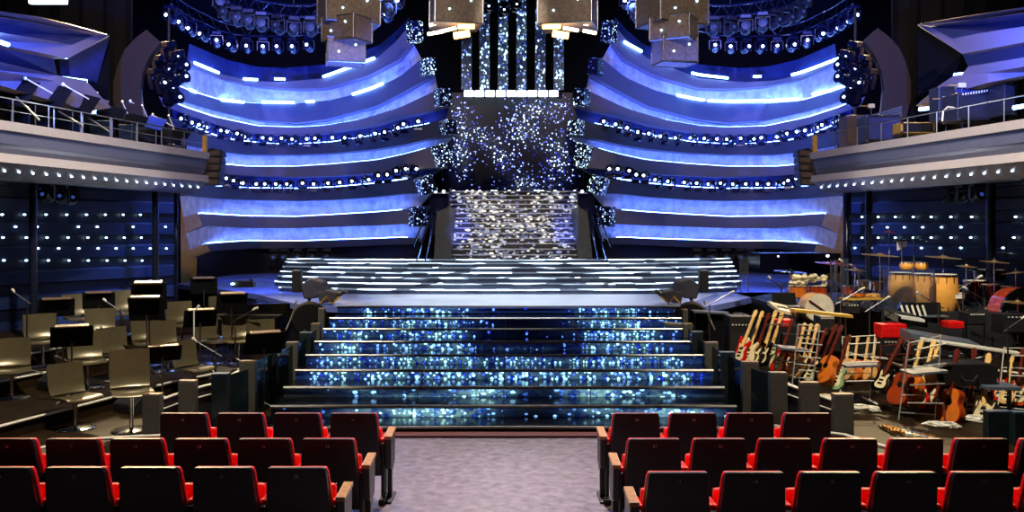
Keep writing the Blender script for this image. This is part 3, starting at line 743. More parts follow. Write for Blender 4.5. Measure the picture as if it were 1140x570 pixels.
for s in (-1,1):
    w = MB().prism([P(570+s*(67 if s<0 else 73),290,26.0),P(570+s*(87 if s<0 else 90),290,26.0),P(570+s*84,236,26.0),P(570+s*(70 if s<0 else 74),230,26.0)], (0,4.6,.0))
    tag(w.build('stair_flank', 'post'), 'sloping grey-bronze wall flanking the silver staircase, '+SIDE[s], 'wall panel')
    # sloping rails on it
    t = thing('stair_rail', P(570+s*100,290,25.6), 'leaning dark tubular frame beside the silver staircase, '+SIDE[s], 'railing')
    for (a, b, c, d) in ((97,292,84,232),(106,290,90,240),(110,275,92,228)):
        MB().tube([P(570+s*a,b,25.4), P(570+s*c,d,26.5)], .03, 6).build('tube', 'chrome', t)
for s in (-1,1):
    A = P(570+s*(69 if s<0 else 74),214,31.6); B = P(570+s*92,262,31.6)
    tag(MB().box(((A.x+B.x)/2,31.7,(A.z+B.z)/2), (abs(B.x-A.x),.15,A.z-B.z)).build('blue_return_panel','blueback'), 'dark blue panel beside the head of the silver staircase, '+SIDE[s], 'wall panel')
M['screen'] = led('screen_sparkle', scale=(14,1,14), dens=.9, bias=.03, strength=3.6, c0=(.05,.15,1), c1=(.85,.95,1), mscale=1, stretch=(.8,0,.8), mlo=.25, mhi=.66, dot=.42, glow=.05, base=(.001,.002,.008), off=1.7, blobs=[(-.7,5.9,1.8,.40,-.80),(.5,4.45,.9,.35,0),(1.7,5.6,.6,1.0,0),(1.1,7.5,1.0,.4,0),(-2.0,6.0,.4,1.3,0),(.4,6.6,.7,.6,0)])
Ys = 34.0
a = P(493,214,Ys); b = P(649,104,Ys)
t = thing('led_screen', ((a.x+b.x)/2, Ys, a.z), 'large dark LED screen with blue-white glitter above the silver staircase', 'screen')
MB().box(((a.x+b.x)/2, Ys, (a.z+b.z)/2), (b.x-a.x, .12, b.z-a.z)).build('display', 'screen', t)
MB().box(((a.x+b.x)/2, Ys+.12, (a.z+b.z)/2), (b.x-a.x+.1, .1, b.z-a.z+.1)).build('housing', 'black', t)
M['column_led'] = led('column_sparkle', scale=(11,1,10), dens=.9, bias=.38, strength=3.2, c0=(.10,.25,.85), c1=(.8,.97,1), mscale=1, stretch=(.5,0,.5), mlo=.35, mhi=.65, dot=.46, glow=.12, base=(.01,.02,.07), off=5)
for k, px in enumerate((519.5,539.5,560,580.5,601.5,622)):
    a = P(px-5.5,100,33); b = P(px+5.5,-30,33)
    t = thing('led_column', ((a.x+b.x)/2,33,a.z), 'tall narrow glittering LED column above the screen, %s from the orchestra-chair side' % ORD[k], 'screen', 'LED columns above the screen')
    MB().box(((a.x+b.x)/2,33,(a.z+b.z)/2), (b.x-a.x,.1,b.z-a.z)).build('display', 'column_led', t)
    mb = MB()
    for s in (-1,1): mb.box(((a.x+b.x)/2+s*.19,32.95,(a.z+b.z)/2), (.02,.12,b.z-a.z))
    mb.build('side_trim', 'greyp', t)
for k in range(9):
    px = 522+k*11.8; a = P(px-5.0,107.5,32.9); b = P(px+5.0,101,32.9)
    tag(MB().box(((a.x+b.x)/2,32.9,(a.z+b.z)/2), (b.x-a.x,.08,b.z-a.z)).build('glow_tile', 'white_e', bev=.01), 'small glowing white panel in the row under the LED columns, %s from the orchestra-chair side' % ORD[k], 'light', 'row of white panels')
for k, px in enumerate((485,494,505,520,526,534,548,552,567,577,596,600,604,618,640,648)):
    c = P(px,213,31.2); o = MB().lathe([(0,-.04),(.04,-.035),(.055,0),(.04,.035),(0,.04)], c, 10).build('stair_lamp', 'white_e', smooth=True)
    tag(o, 'tiny bright white lamp along the head of the silver staircase, %s from the orchestra-chair side' % ORD[k], 'light', 'lamps at the head of the staircase')
tag(MB().box((P(567,213,31.3).x,31.35,P(567,213,31.3).z-.06), (5.6,.25,.06)).build('stair_landing_edge', 'nosing'), 'bright metal landing edge at the head of the silver staircase', 'edging')
for k,(px,py) in enumerate(((543,10),(560,14),(574,8))):
    p = P(px,py,29); mh_big.place((p.x,p.y,p.z+.3), rz=.2, scale=1.1, label='dark hanging lamp in front of the LED columns, %s from the orchestra-chair side' % ORD[k], group='lamps before the LED columns')

# hanging bronze lantern boxes
def lantern(boxes, Y, lab, bars=None):
    t = thing('hanging_lantern', P(boxes[-1][0],boxes[-1][2],Y), lab, 'lantern')
    for (x0, y0, x1, y1, turn, off) in boxes:
        a = P(x0,y0,Y+off); b = P(x1,y1,Y+off); w = b.x-a.x; h = a.z-b.z; c = Vector(((a.x+b.x)/2, Y+off+w*.5, (a.z+b.z)/2))
        ww = w/(math.cos(R(turn))+abs(math.sin(R(turn)))*.75)
        cb = MB().box(c, (ww,ww*.75,h), rz=R(turn)); 
        tier = cb.build('box_tier', 'box', t)
        mb = MB(); m = Matrix.Rotation(R(turn),4,'Z'); cs = [m@Vector((sx*ww/2,sy*ww*.375,0)) for sx,sy in ((-1,-1),(1,-1),(1,1),(-1,1))]
        for zz_ in (-h/2,h/2):
            for i in range(4): mb.tube([c+cs[i]+Vector((0,0,zz_)), c+cs[(i+1)%4]+Vector((0,0,zz_))], .018, 5)
        for i in range(4): mb.tube([c+cs[i]+Vector((0,0,-h/2)), c+cs[i]+Vector((0,0,h/2))], .018, 5)
        mb.build('edge_frame', 'steel', tier)
        for f in ((-.2,-.1),(.25,.2)):
            q = m@Vector((f[0]*ww,-ww*.38,0)); MB().lathe([(0,-.03),(.03,0),(0,.03)], c+q+Vector((0,-.01,f[1]*h)), 8).build('bulb','dot',tier)
    if bars:
        for (x0,y0,x1,y1,m,th) in bars:
            MB().tube([P(x0,y0,Y+.5), P(x1,y1,Y+.5)], th, 8).build('light_tube', m, t, smooth=True)
    mb = MB()
    c0 = P((boxes[0][0]+boxes[0][2])/2, boxes[0][1], Y+.8)
    mb.tube([c0, Vector((c0.x,c0.y,13.95))], .03, 6).build('cable', 'black', t)
lantern([(343,-16,419,20,25,-.2),(353,14,409,41,-28,-.3),(356,39,404,67,15,-.1)], 20, 'three stacked bronze mesh boxes hanging above the orchestra-chair side shell')
lantern([(715,-16,796,20,25,-.2),(727,14,784,40,-28,-.3),(731,38,780,67,15,-.1)], 20, 'three stacked bronze mesh boxes hanging above the guitar side shell')
lantern([(474,-14,537,22,14,0)], 20, 'bronze mesh box over warm light tubes, hanging before the LED columns, orchestra-chair side',
        [(476,38,493,35,'warm_w',.04),(491,35,508,31,'warm_w',.04),(510,28,528,28,'warm_e',.09),(505,40,523,37,'warm_e',.08),(478,28,492,24,'warm_w',.04)])
lantern([(599,-14,670,22,-14,0)], 20, 'bronze mesh box over warm light tubes, hanging before the LED columns, guitar side',
        [(604,28,624,28,'warm_e',.09),(615,37,633,40,'warm_e',.08),(627,31,644,34,'warm_w',.04),(649,34,664,37,'warm_w',.04),(639,24,655,27,'warm_w',.04)])

# ================= orchestra platforms =================
LL1 = [(-6.9,9.6),(-6.5,11.1),(-5.6,14.3),(-4.6,16.2),(-4.3,17.4)]
LL2 = [(-8.4,11.0),(-7.9,12.7),(-7.0,16.0),(-6.2,19.0)]
LL3 = [(-9.2,11.0),(-8.6,12.8),(-7.6,17.8),(-7.1,20.5)]
def plat(line, sd, z0, z1, lab):
    xo = 10.6 
    pts = [Vector((sd*-x*1.0 if sd > 0 else x, y, z0)) for x, y in line]
    yt = line[-1][1]; far = [Vector((sd*(12.7-max(0,yt-14.2)*.549-.12), yt, z0)), Vector((sd*12.5, 14.1, z0)), Vector((sd*12.5, line[0][1], z0))]
    t = thing('pit_riser', pts[0], lab, 'platform')
    MB().prism(pts+far, (0,0,z1-z0)).build('deck', 'floorwood', t)
    MB().tube([p+Vector((-sd*.01,0,z1-z0-.005)) for p in pts], .022, 6).build('edge_strip', 'edge', t)
    return t
for sd in (-1,1):
    for k, (ln, za, zb) in enumerate(((LL1,0,.2),(LL2,.2,.4),(LL3,.4,.6))):
        if sd > 0 and k == 0: ln = [(-8.2,9.6),(-8.0,11.1),(-7.4,13.6),(-6.2,15.4),(-5.4,17.4)]
        if sd > 0 and k == 1: ln = [(-9.4,11.0),(-8.9,12.7),(-7.6,14.8),(-6.4,15.8),(-6.0,19.0)]
        if sd > 0 and k == 2: continue
        plat(ln, sd, za, zb, '%s dark wooden riser up from the pit floor, pale-edged, %s' % (ORD[k], SIDE[sd]))
drumdeck = MB().prism([(5.3,17.0,.38),(6.6,16.4,.38),(9.0,15.6,.38),(11.7,15.4,.38),(8.7,20.9,.38),(5.3,20.9,.38)], (0,0,.82)).build('drum_platform','black')
tag(drumdeck, 'black raised platform carrying the congas and drum kit', 'platform')

# ---- chairs ----
def chair_proto():
    root = thing('orchestra_chair', (0,0,0), 'x', 'chair')
    N = 9; rings = []
    for k in range(N):                                  # backrest shell, curved in plan
        u = -1+2*k/(N-1); x = .255*u; bow = -.035*(1-u*u)
        prof = [(bow-.16,.44),(bow-.20,.47),(bow-.235,.60),(bow-.265,.86),(bow-.25,.87),(bow-.215,.60),(bow-.18,.49),(bow-.15,.465)]
        w = 1 - .06*0
        rings.append([Vector((x*(1 if z > .5 else .97), y, z)) for y, z in prof])
    MB().loft(rings).build('backrest', 'chair', root, smooth=True, world=False)
    rings = []
    for k in range(N):
        u = -1+2*k/(N-1); x = .255*u; sag = -.018*(1-u*u)
        rings.append([Vector((x, y, z+sag)) for y, z in ((-.17,.445),(.10,.455),(.22,.45),(.25,.425),(.24,.415),(.10,.425),(-.17,.42))])
    MB().loft(rings).build('seat', 'chair', root, smooth=True, world=False)
    MB().lathe([(.06,.42),(.03,.38),(.025,.06),(.03,.03)], n=12).build('pedestal', 'chrome', root, smooth=True, world=False)
    b = MB().lathe([(.0,.0),(.25,.0),(.255,.012),(.23,.024),(.05,.035),(0,.035)], n=28).build('base_ring', 'chrome', root, smooth=True, world=False)
    MB().tube([(.05,0,.40),(.17,.02,.39),(.22,.03,.40)], .008, 6).build('height_lever', 'chrome', root, world=False)
    return Proto(root)
chp = chair_proto()
def chz(px, topy, z, h=.86): # position from back top
    Y = (EYE-z-h)*F/(topy-HY); return Vector(((px-CX)*Y/F, Y, z))
CH = [(72,405,0,-36,1,'olive swivel chair turned toward the stairs, closest to the row of red seats'),
 (144,390,0,-18,1.22,'tall olive orchestra stool-chair on the pit floor behind the outermost grey pit panel'),
 (124,365,.2,-28,1,'olive orchestra chair directly behind the tall stool-chair'),
 (180,358,.2,-25,1,'olive orchestra chair before the big music stand by the dark column'),
 (111,344,.4,-12,1,'olive orchestra chair on the second riser between two dark music stands'),
 (44,350,.4,-14,1,'olive chair partly behind the tan-topped music stand by the lamp wall'),
 (13,377,.2,-5,1,'olive chair cut by the frame edge on the low riser'),
 (94,370,.2,-8,1,'olive chair half hidden by the wide dark music stand'),
 (132,324,.6,-20,1,'olive chair high on the top riser in front of the lamp wall'),
 (85,328,.6,-14,1,'olive chair on the top riser between the two music stands by the wall'),
 (199,336,.4,-14,1,'olive chair beside the slim dark column'),
 (162,354,.2,-10,1,'olive chair showing only below the tall double music stand'),
 (204,380,0,-42,1,'olive swivel chair with seat turned toward the stairs, beside the pit wall'),
 (229,353,.2,-35,1,'olive chair behind the music stand nearest the piano space'),
 (245,330,.4,-12,1,'olive chair on the far riser below the blue stage wing'),
 (290,356,.2,-5,1,'gold-lit olive chair below the stage wing beside the covered camera'),
 (262,352,.2,-5,1,'low gold-lit olive chair under the curved music stand')]
TURN = [-122, -150, -128, -135, -150, -140, -150, -145, -140, -140, -145, -150, -118, -125, -140, -150, -150]
for k, (px, ty, z, _, s, lab) in enumerate(CH):
    a = R(TURN[k]); p = chz(px, ty, z, .86*s); p = p+Vector((-math.sin(a)*.25, math.cos(a)*.25, 0))
    chp.place((p.x,p.y,z), rz=a, label=lab, group='orchestra chairs', scale=(1,1,s) if s != 1 else 1)
# ---- music stands ----
def stand_proto():
    root = thing('music_stand', (0,0,0), 'x', 'music stand')
    d = MB().box((0,.0,1.10), (.56,.015,.40), rx=R(24)).build('desk', 'jet', root, bev=.006, world=False)
    MB().box((0,.12,.93), (.50,.07,.015)).build('lip', 'black', root, world=False)
    l = MB().box((0,-.095,1.29), (.44,.10,.024), rx=R(16)).build('desk_lamp', 'tantop', root, bev=.005, world=False)
    MB().tube([(0,.02,.05),(0,.02,1.0)], .013, 8).build('pole', 'steel', root, world=False)
    for k in range(3):
        a = R(90+120*k); MB().tube([(0,.02,.14),(.24*math.cos(a),.02+.24*math.sin(a),.01)], .011, 6).build('leg', 'steel', root, world=False)
    return Proto(root)
stp = stand_proto()
def flz(x, y, sd=-1):
    z = 0
    for ln, zb in ((LL1,.2),(LL2,.4),(LL3,.6)):
        yy = [(q[1],q[0]) for q in ln]
        if x < interp(yy, y) and ln[0][1] <= y <= ln[-1][1]: z = zb
    return z
STN = [(63,332,15,-25,1,'music stand with tan lamp bar, nearest the first dark column'),
 (80,362,12.6,-25,1.05,'wide dark music stand in the middle of the orchestra chairs, tan top edge'),
 (110,325,16.4,-20,1,'dark music stand without lamp, in front of the lamp wall'),
 (166,314,14.6,-12,1.1,'tallest dark music stand, with tan lamp bar, before the slim column'),
 (163,330,14.3,-8,1,'second dark desk just below the tallest music stand'),
 (181,384,13.6,-25,1,'dark music stand with tan top edge beside the chair turned to the stairs'),
 (223,344,15.3,-25,1,'dark music stand with a thin pole, halfway between slim column and stage wing'),
 (258,326,16.2,-25,1,'dark music stand with tan lamp below the edge of the blue stage wing'),
 (227,309,19.0,-15,1.05,'dark music stand in front of the tan shell corner'),
 (294,369,12.9,-25,1,'dark music stand with tan top edge standing next to the pit panels')]
for px, ty, Y, rz, s, lab in STN:
    p = P(px, ty, Y); z = flz(p.x, Y); hh = p.z - z
    stp.place((p.x, Y, z), rz=R(-rz+4), label=lab, group='dark music stands in the pit', scale=(1,1,max(.5,hh/1.29)))
# microphone stands
def mic(px, py, Y, zf, h, dx, lab, m='black', cat='microphone stand'):
    p = P(px, py, Y)
    t = thing('microphone_stand', (p.x,Y,zf), lab, cat)
    MB().tube([(p.x,Y,zf+.05),(p.x,Y,zf+h)], .012, 6).build('pole', m, t)
    MB().tube([(p.x-dx*.3,Y,zf+h-.08),(p.x+dx,Y,zf+h+abs(dx)*.5)], .009, 6).build('boom', 'steel', t)
    a = Vector((p.x+dx,Y,zf+h+abs(dx)*.5)); MB().tube([a, a+Vector((dx*.12+.01,0,.03)), a+Vector((dx*.3+.02,0,.05))], [.012,.02,.022], 8).build('microphone', 'edge', t, smooth=True)
    for k in range(3):
        an = R(30+120*k); MB().tube([(p.x,Y,zf+.08),(p.x+.22*math.cos(an),Y+.22*math.sin(an),zf+.01)], .010, 6).build('leg', m, t)
mic(134,350,15.4,.3,1.0,-.25,'black microphone stand with pale tip beside the second-riser chair')
mic(70,410,12.9,.2,.75,.3,'low microphone stand between the nearer orchestra chairs')
mic(216,350,14.6,.0,1.35,.05,'thin upright microphone stand before the chair by the pit wall','edge')
mic(30,330,13.8,.4,1.2,-.2,'black microphone stand beside the riser chair at the frame edge')
mic(262,360,15.6,.2,.9,.3,'microphone stand under the stage wing')
mic(240,385,13.6,0,.8,-.3,'small microphone stand next to the pit wall rails')
# small speakers / monitors in the pit
def monitor(px, py, Y, zf, rz, lab):
    p = P(px, py, Y); t = thing('floor_monitor', (p.x,Y,zf), lab, 'monitor speaker', rz=0)
    m = Matrix.Rotation(rz,4,'Z')
    prof = [(-.2,0),(.2,0),(.2,.12),(-.05,.32),(-.2,.26)]
    MB().prism([m@Vector((-.24,y,z))+Vector((p.x,Y,zf)) for y,z in prof], m@Vector((.48,0,0))).build('cabinet','black',t,bev=.01)
    MB().prism([m@Vector((-.21,y,z))+Vector((p.x,Y,zf)) for y,z in [(.19,.135),(-.035,.318),(-.03,.325),(.195,.142)]], m@Vector((.42,0,0))).build('grille','charcoal',t)
monitor(150,400,12.9,0,2.6,'black wedge monitor on the pit floor behind the tall stool-chair')
monitor(64,385,13.6,.2,2.6,'black wedge monitor on the low riser between the chairs')
monitor(250,375,15.0,0,2.5,'black wedge monitor on the pit floor under the piano space')
# cable heap
def heap(px, py, Y, zf, lab, n=9, sp=.35):
    mb = MB(); p = P(px,py,Y)
    for k in range(n):
        pts = []; a0 = rnd.random()*6
        for q in range(9): pts.append((p.x+sp*math.sin(a0+q*.7)*rnd.uniform(.3,1), Y+sp*.5*math.cos(a0*1.3+q*.9), zf+.02+.06*rnd.random()))
        mb.tube(pts, .012, 5)
    tag(mb.build('cable_heap','edge'), lab, 'cables')
heap(185,425,12.1,.05,'pale tangle of cables on the pit floor by the grey panels')
heap(250,402,13.0,.0,'tangle of cables and clips below the curved music stands')
# piano silhouette under the wing
t = thing('grand_piano', P(290,330,18.4), 'black grand piano in shadow below the blue stage wing', 'piano')
a = [(255,338),(268,331),(300,330),(330,334),(345,344),(348,362),(325,372),(300,368),(262,366)]
MB().prism([P(x,y,18.0) for x,y in [(252,340),(338,337),(338,352),(252,355)]], (-.1,1.2,0)).build('case','gblack',t,bev=.01)
MB().box(P(280,352,17.7), (1.2,.3,.05)).build('keyboard','jet',t)
for px in (258,300,336): MB().tube([P(px,352,18.2), P(px,352,18.2)-Vector((0,0,.7))], .05, 8).build('leg','gblack',t)

# covered cameras at the stage corners
def cam_unit(sd):
    q = lambda x: x if sd < 0 else 1114-x
    t = thing('covered_camera', P(q(350),335,17.6), 'grey-covered remote camera on an arm at the stage corner, '+SIDE[sd], 'camera')
    Yc = 17.4
    MB().prism([P(q(x),y,Yc) for x,y in [(334,318),(345,310),(358,314),(364,324),(352,332),(338,333)]], (0,.5,0)).build('cover','covergrey',t,bev=.03)
    MB().prism([P(q(x),y,Yc-.1) for x,y in [(352,325),(364,323),(377,326),(372,336),(356,338)]], (0,.4,0)).build('lens_hood','covergrey',t,bev=.03)
    MB().tube([P(q(x),y,Yc) for x,y in [(372,332),(384,324),(386,326)]], [.05,.04,.05], 8).build('lens','black',t)
    MB().tube([P(q(x),y,Yc-.2) for x,y in [(356,338),(364,330),(370,338),(378,330)]], .025, 6).build('pan_arm','gold',t)
    MB().box(P(q(331),313,Yc+.2), (.18,.2,.45)).build('head_unit','black',t,bev=.02)
    MB().lathe([(0,-.05),(.06,-.03),(.07,.03),(0,.06)], P(q(332),304,Yc+.2), 12).build('lamp','edge',t,smooth=True)
    MB().tube([P(q(345),332,Yc+.1), P(q(338),350,Yc-.1), P(q(340),375,Yc-.6)], .035, 8).build('arm','charcoal',t)
    MB().tube([P(q(330),335,Yc), P(q(325),352,Yc-.3), P(q(318),368,Yc-.6)], .015, 6).build('cable','charcoal',t)
    # round counterweight
    m = Matrix.Rotation(R(90),4,'X'); MB().lathe([(0,-.08),(.32,-.08),(.36,0),(.32,.08),(0,.08)], P(q(345),356,Yc-.4), 24, m).build('drum_weight','jet',t,smooth=True)
cam_unit(-1); cam_unit(1)
t = thing('small_spotlight', P(272,314,20.6), 'small black spotlight resting on the edge of the blue stage wing, orchestra-chair side', 'stage light')
MB().box(P(272,316,20.6), (.5,.25,.16)).build('body','black',t,bev=.02)
MB().tube([P(280,318,20.5),P(279,311,20.5),P(283,313,20.5)], .04, 6).build('bracket','chrome',t)
MB().lathe([(0,0),(.04,.0),(.05,.03),(0,.05)], P(259,317,20.4), 8).build('lens','dot',t)
# ================= red seats =================
def seat_proto():
    root = thing('theatre_seat', (0,0,0), 'x', 'theatre seat')
    def plate(w_top, w_bot, ya, yb, zt, zb, th):   # leaning plate, th towards +y
        rings = []
        for f in (0,.5,.93,1):
            w = w_bot+(w_top-w_bot)*f - (.02 if f == 1 else 0); y = yb+(ya-yb)*f; z = zb+(zt-zb)*f
            rings.append([Vector((-w/2,y,z)), Vector((w/2,y,z)), Vector((w/2,y+th,z+.0)), Vector((-w/2,y+th,z))])
        return MB().loft(rings)
    plate(.44,.53,-.10,.03,.905,.26,.045).build('back_shell', 'seatback', root, bev=.008, world=False)
    plate(.452,.545,-.055,.075,.897,.36,.05).build('back_cushion', 'redfab', root, bev=.012, world=False)
    MB().box((0,.20,.50), (.47,.10,.40), rx=R(-12)).build('seat_cushion', 'redfab', root, bev=.03, world=False)
    MB().box((0,.265,.49), (.46,.02,.38), rx=R(-12)).build('seat_pan', 'seatback', root, bev=.01, world=False)
    for s in (-1,1):
        MB().box((s*.275,.10,.33), (.035,.22,.52)).build('side_support', 'black', root, bev=.008, world=False)
        MB().box((s*.275,.08,.035), (.06,.34,.05)).build('foot', 'black', root, bev=.008, world=False)
        MB().box((s*.272,.15,.605), (.055,.22,.045)).build('arm_pad', 'redfab', root, bev=.015, world=False)
    return Proto(root)
sp = seat_proto()
seat_num = []
def row(Y, x0, dx, n, sd, nums, rowname):
    for k in range(n):
        x = x0+sd*dx*k
        o = sp.place((x, Y+.10, 0), label='dark-backed red theatre seat, %s row from the stage, %s from the aisle, %s' % (rowname, ORD[k], SIDE[sd]), group=None)
        seat_num.append((o, nums[k]))
row(6.5, -1.617, .555, 6, -1, ['12','13','14','15','16','17'], 'third')
row(7.4, -1.572, .547, 7, -1, ['11','12','13','14','15','16','17'], 'second')
row(8.44, -1.545, .553, 4, -1, ['10','11','12','13'], 'first')
row(6.37, 1.225, .561, 6, 1, ['13','14','15','16','17','18'], 'third')
row(7.4, 1.217, .561, 7, 1, ['12','13','14','15','16','17','18'], 'second')
row(8.44, 1.213, .556, 4, 1, ['10','11','12','13'], 'first')
for o, n in seat_num:
    cu = bpy.data.curves.new('seat_number', 'FONT'); cu.body = n; cu.size = .036; cu.align_x = 'CENTER'; cu.align_y = 'CENTER'; cu.extrude = .0015
    cu.materials.append(M['number'])
    t0 = bpy.data.objects.new('seat_number_source', cu); COL.objects.link(t0); bpy.context.view_layer.update()
    me = bpy.data.meshes.new_from_object(t0.evaluated_get(bpy.context.evaluated_depsgraph_get())); bpy.data.objects.remove(t0)
    t = bpy.data.objects.new('seat_number', me); COL.objects.link(t); t.parent = o
    t.location = (0,-.099,.84); t.rotation_euler = (R(90-12),0,0)
def arm_proto():
    root = thing('aisle_arm_stand', (0,0,0), 'x', 'armrest')
    MB().box((0,.10,.665), (.075,.34,.035), rx=R(4)).build('wooden_arm', 'wood', root, bev=.006, world=False)
    MB().prism([(-.03,-.06,.645),(-.03,.26,.655),(-.03,.24,.36),(-.03,.10,.30),(-.03,-.03,.36)], (.06,0,0)).build('side_panel', 'charcoal', root, bev=.008, world=False)
    MB().box((0,.10,.17), (.04,.07,.32)).build('leg', 'black', root, world=False)
    MB().box((0,.10,.02), (.07,.36,.03)).build('foot', 'black', root, bev=.008, world=False)
    MB().tube([(0,-.06,.035),(0,-.06,.05)], .012, 8).build('floor_bolt', 'chrome', root, world=False)
    return Proto(root)
ap = arm_proto()
for Y, x, sd, rn in ((6.5,-1.295,-1,'third'),(7.4,-1.255,-1,'second'),(8.44,-1.215,-1,'first'),(6.37,.905,1,'third'),(7.4,.90,1,'second'),(8.44,.895,1,'first')):
    ap.place((x,Y+.12,0), label='light oak armrest ending the %s row from the stage at the aisle, %s' % (rn, SIDE[sd]), group='aisle armrests')

# ================= instruments =================
def outline(kind):
    if kind == 'solid':   # double-cutaway body, bottom at v=0
        h = [(0,0),(.10,.005),(.155,.06),(.165,.13),(.13,.20),(.115,.26),(.14,.32),(.15,.38),(.115,.41),(.075,.36),(.04,.33)]
        g = [(-.04,.33),(-.06,.37),(-.10,.45),(-.145,.44),(-.145,.37),(-.115,.28),(-.125,.21),(-.165,.13),(-.155,.06),(-.10,.005)]
        return h+g
    if kind == 'bass':
        h = [(0,0),(.10,.01),(.15,.07),(.15,.15),(.11,.23),(.11,.29),(.14,.38),(.13,.44),(.09,.41),(.04,.36)]
        g = [(-.04,.36),(-.08,.46),(-.13,.52),(-.14,.45),(-.11,.32),(-.11,.23),(-.15,.15),(-.15,.07),(-.10,.01)]
        return h+g
    h = [(0,0),(.10,.008),(.17,.06),(.20,.15),(.175,.23),(.135,.28),(.135,.33),(.15,.40),(.12,.46),(.04,.485)]
    return h + [(-x, y) for x, y in h[::-1] if x > 0]
def smooth_loop(pts, it=2):
    for _ in range(it):
        q = []
        for i, p in enumerate(pts):
            n = pts[(i+1)%len(pts)]; q += [(p[0]*.75+n[0]*.25, p[1]*.75+n[1]*.25), (p[0]*.25+n[0]*.75, p[1]*.25+n[1]*.75)]
        pts = q
    return pts
def guitar(base, head, kind, m, neckm, label, yaw=-.6, face=None, name='guitar', L=1.0, hm=None):
    """base/head world points; the face normal is turned by yaw about the neck axis from -y"""
    B = Vector(base); H = Vector(head); L_ = (H-B).length; v = (H-B).normalized()
    n = Vector((math.sin(yaw), -math.cos(yaw), 0)); n = (n - v*n.dot(v)).normalized(); u = v.cross(n)
    s = L_/1.0
    W = lambda a, b, c: B + u*(a*s) + v*(b*s) + n*(c*s)
    t = thing(name, B, label, name.replace('_',' '))
    th = .045 if kind != 'acoustic' else .10
    ol = smooth_loop(outline(kind), 1)
    body = MB().prism([W(a,b,-th/2) for a,b in ol], n*(th*s)).build('body', m, t, bev=.008*s)
    top = .36 if kind != 'acoustic' else .40
    if kind == 'acoustic':
        MB().prism([W(a*.94,b*.96+.01,th/2+.001) for a,b in ol], n*(.004*s)).build('soundboard', face or 'gnat', body)
        MB().lathe([(0,0),(.048*s,0),(.048*s,.004),(0,.004)], W(0,.30,th/2+.006), 14, n.to_track_quat('Z','Y').to_matrix().to_4x4()).build('sound_hole','gblack',body)
    else:
        MB().prism([W(a*.62+.01,b*.62+.06,th/2+.001) for a,b in ol], n*(.003*s)).build('pickguard', face or 'gwhite', body)
        mb = MB()
        for q in (.14,.20,.27): mb.add([W(-.035,q-.012,th/2),W(.035,q-.012,th/2),W(.035,q+.012,th/2),W(-.035,q+.012,th/2),W(-.035,q-.012,th/2+.014),W(.035,q-.012,th/2+.014),W(.035,q+.012,th/2+.014),W(-.035,q+.012,th/2+.014)], [(0,1,2,3),(4,5,6,7),(0,1,5,4),(1,2,6,5),(2,3,7,6),(3,0,4,7)])
        mb.build('pickups','gblack',body)
    MB().loft([[W(-a,b,th/2-.012),W(a,b,th/2-.012),W(a,b,th/2+.012),W(-a,b,th/2+.012)] for a,b in ((.028,top-.06),(.022,.86))]).build('neck', neckm, t)
    hs = [(-.02,.86),(.02,.86),(.042,.89),(.035,.99),(.0,1.01),(-.035,.99),(-.042,.89)]
    hd = MB().prism([W(a,b,th/2-.012) for a,b in hs], n*(.018*s)).build('headstock', hm or neckm, t)
    mb = MB()
    for q in (.90,.935,.97):
        for sg in (-1,1): mb.tube([W(sg*.03,q,th/2-.003), W(sg*.065,q,th/2-.003)], .009*s, 6)
    mb.build('tuning_pegs','chrome',hd)
    return t
def gz(b, h, Y, kind, m, neck, label, **k):
    guitar(P(b[0],b[1],Y), P(h[0],h[1],Y+.25), kind, m, neck, label, **k)
M['headc'] = mat('maple_head', (.88,.72,.42), .3)
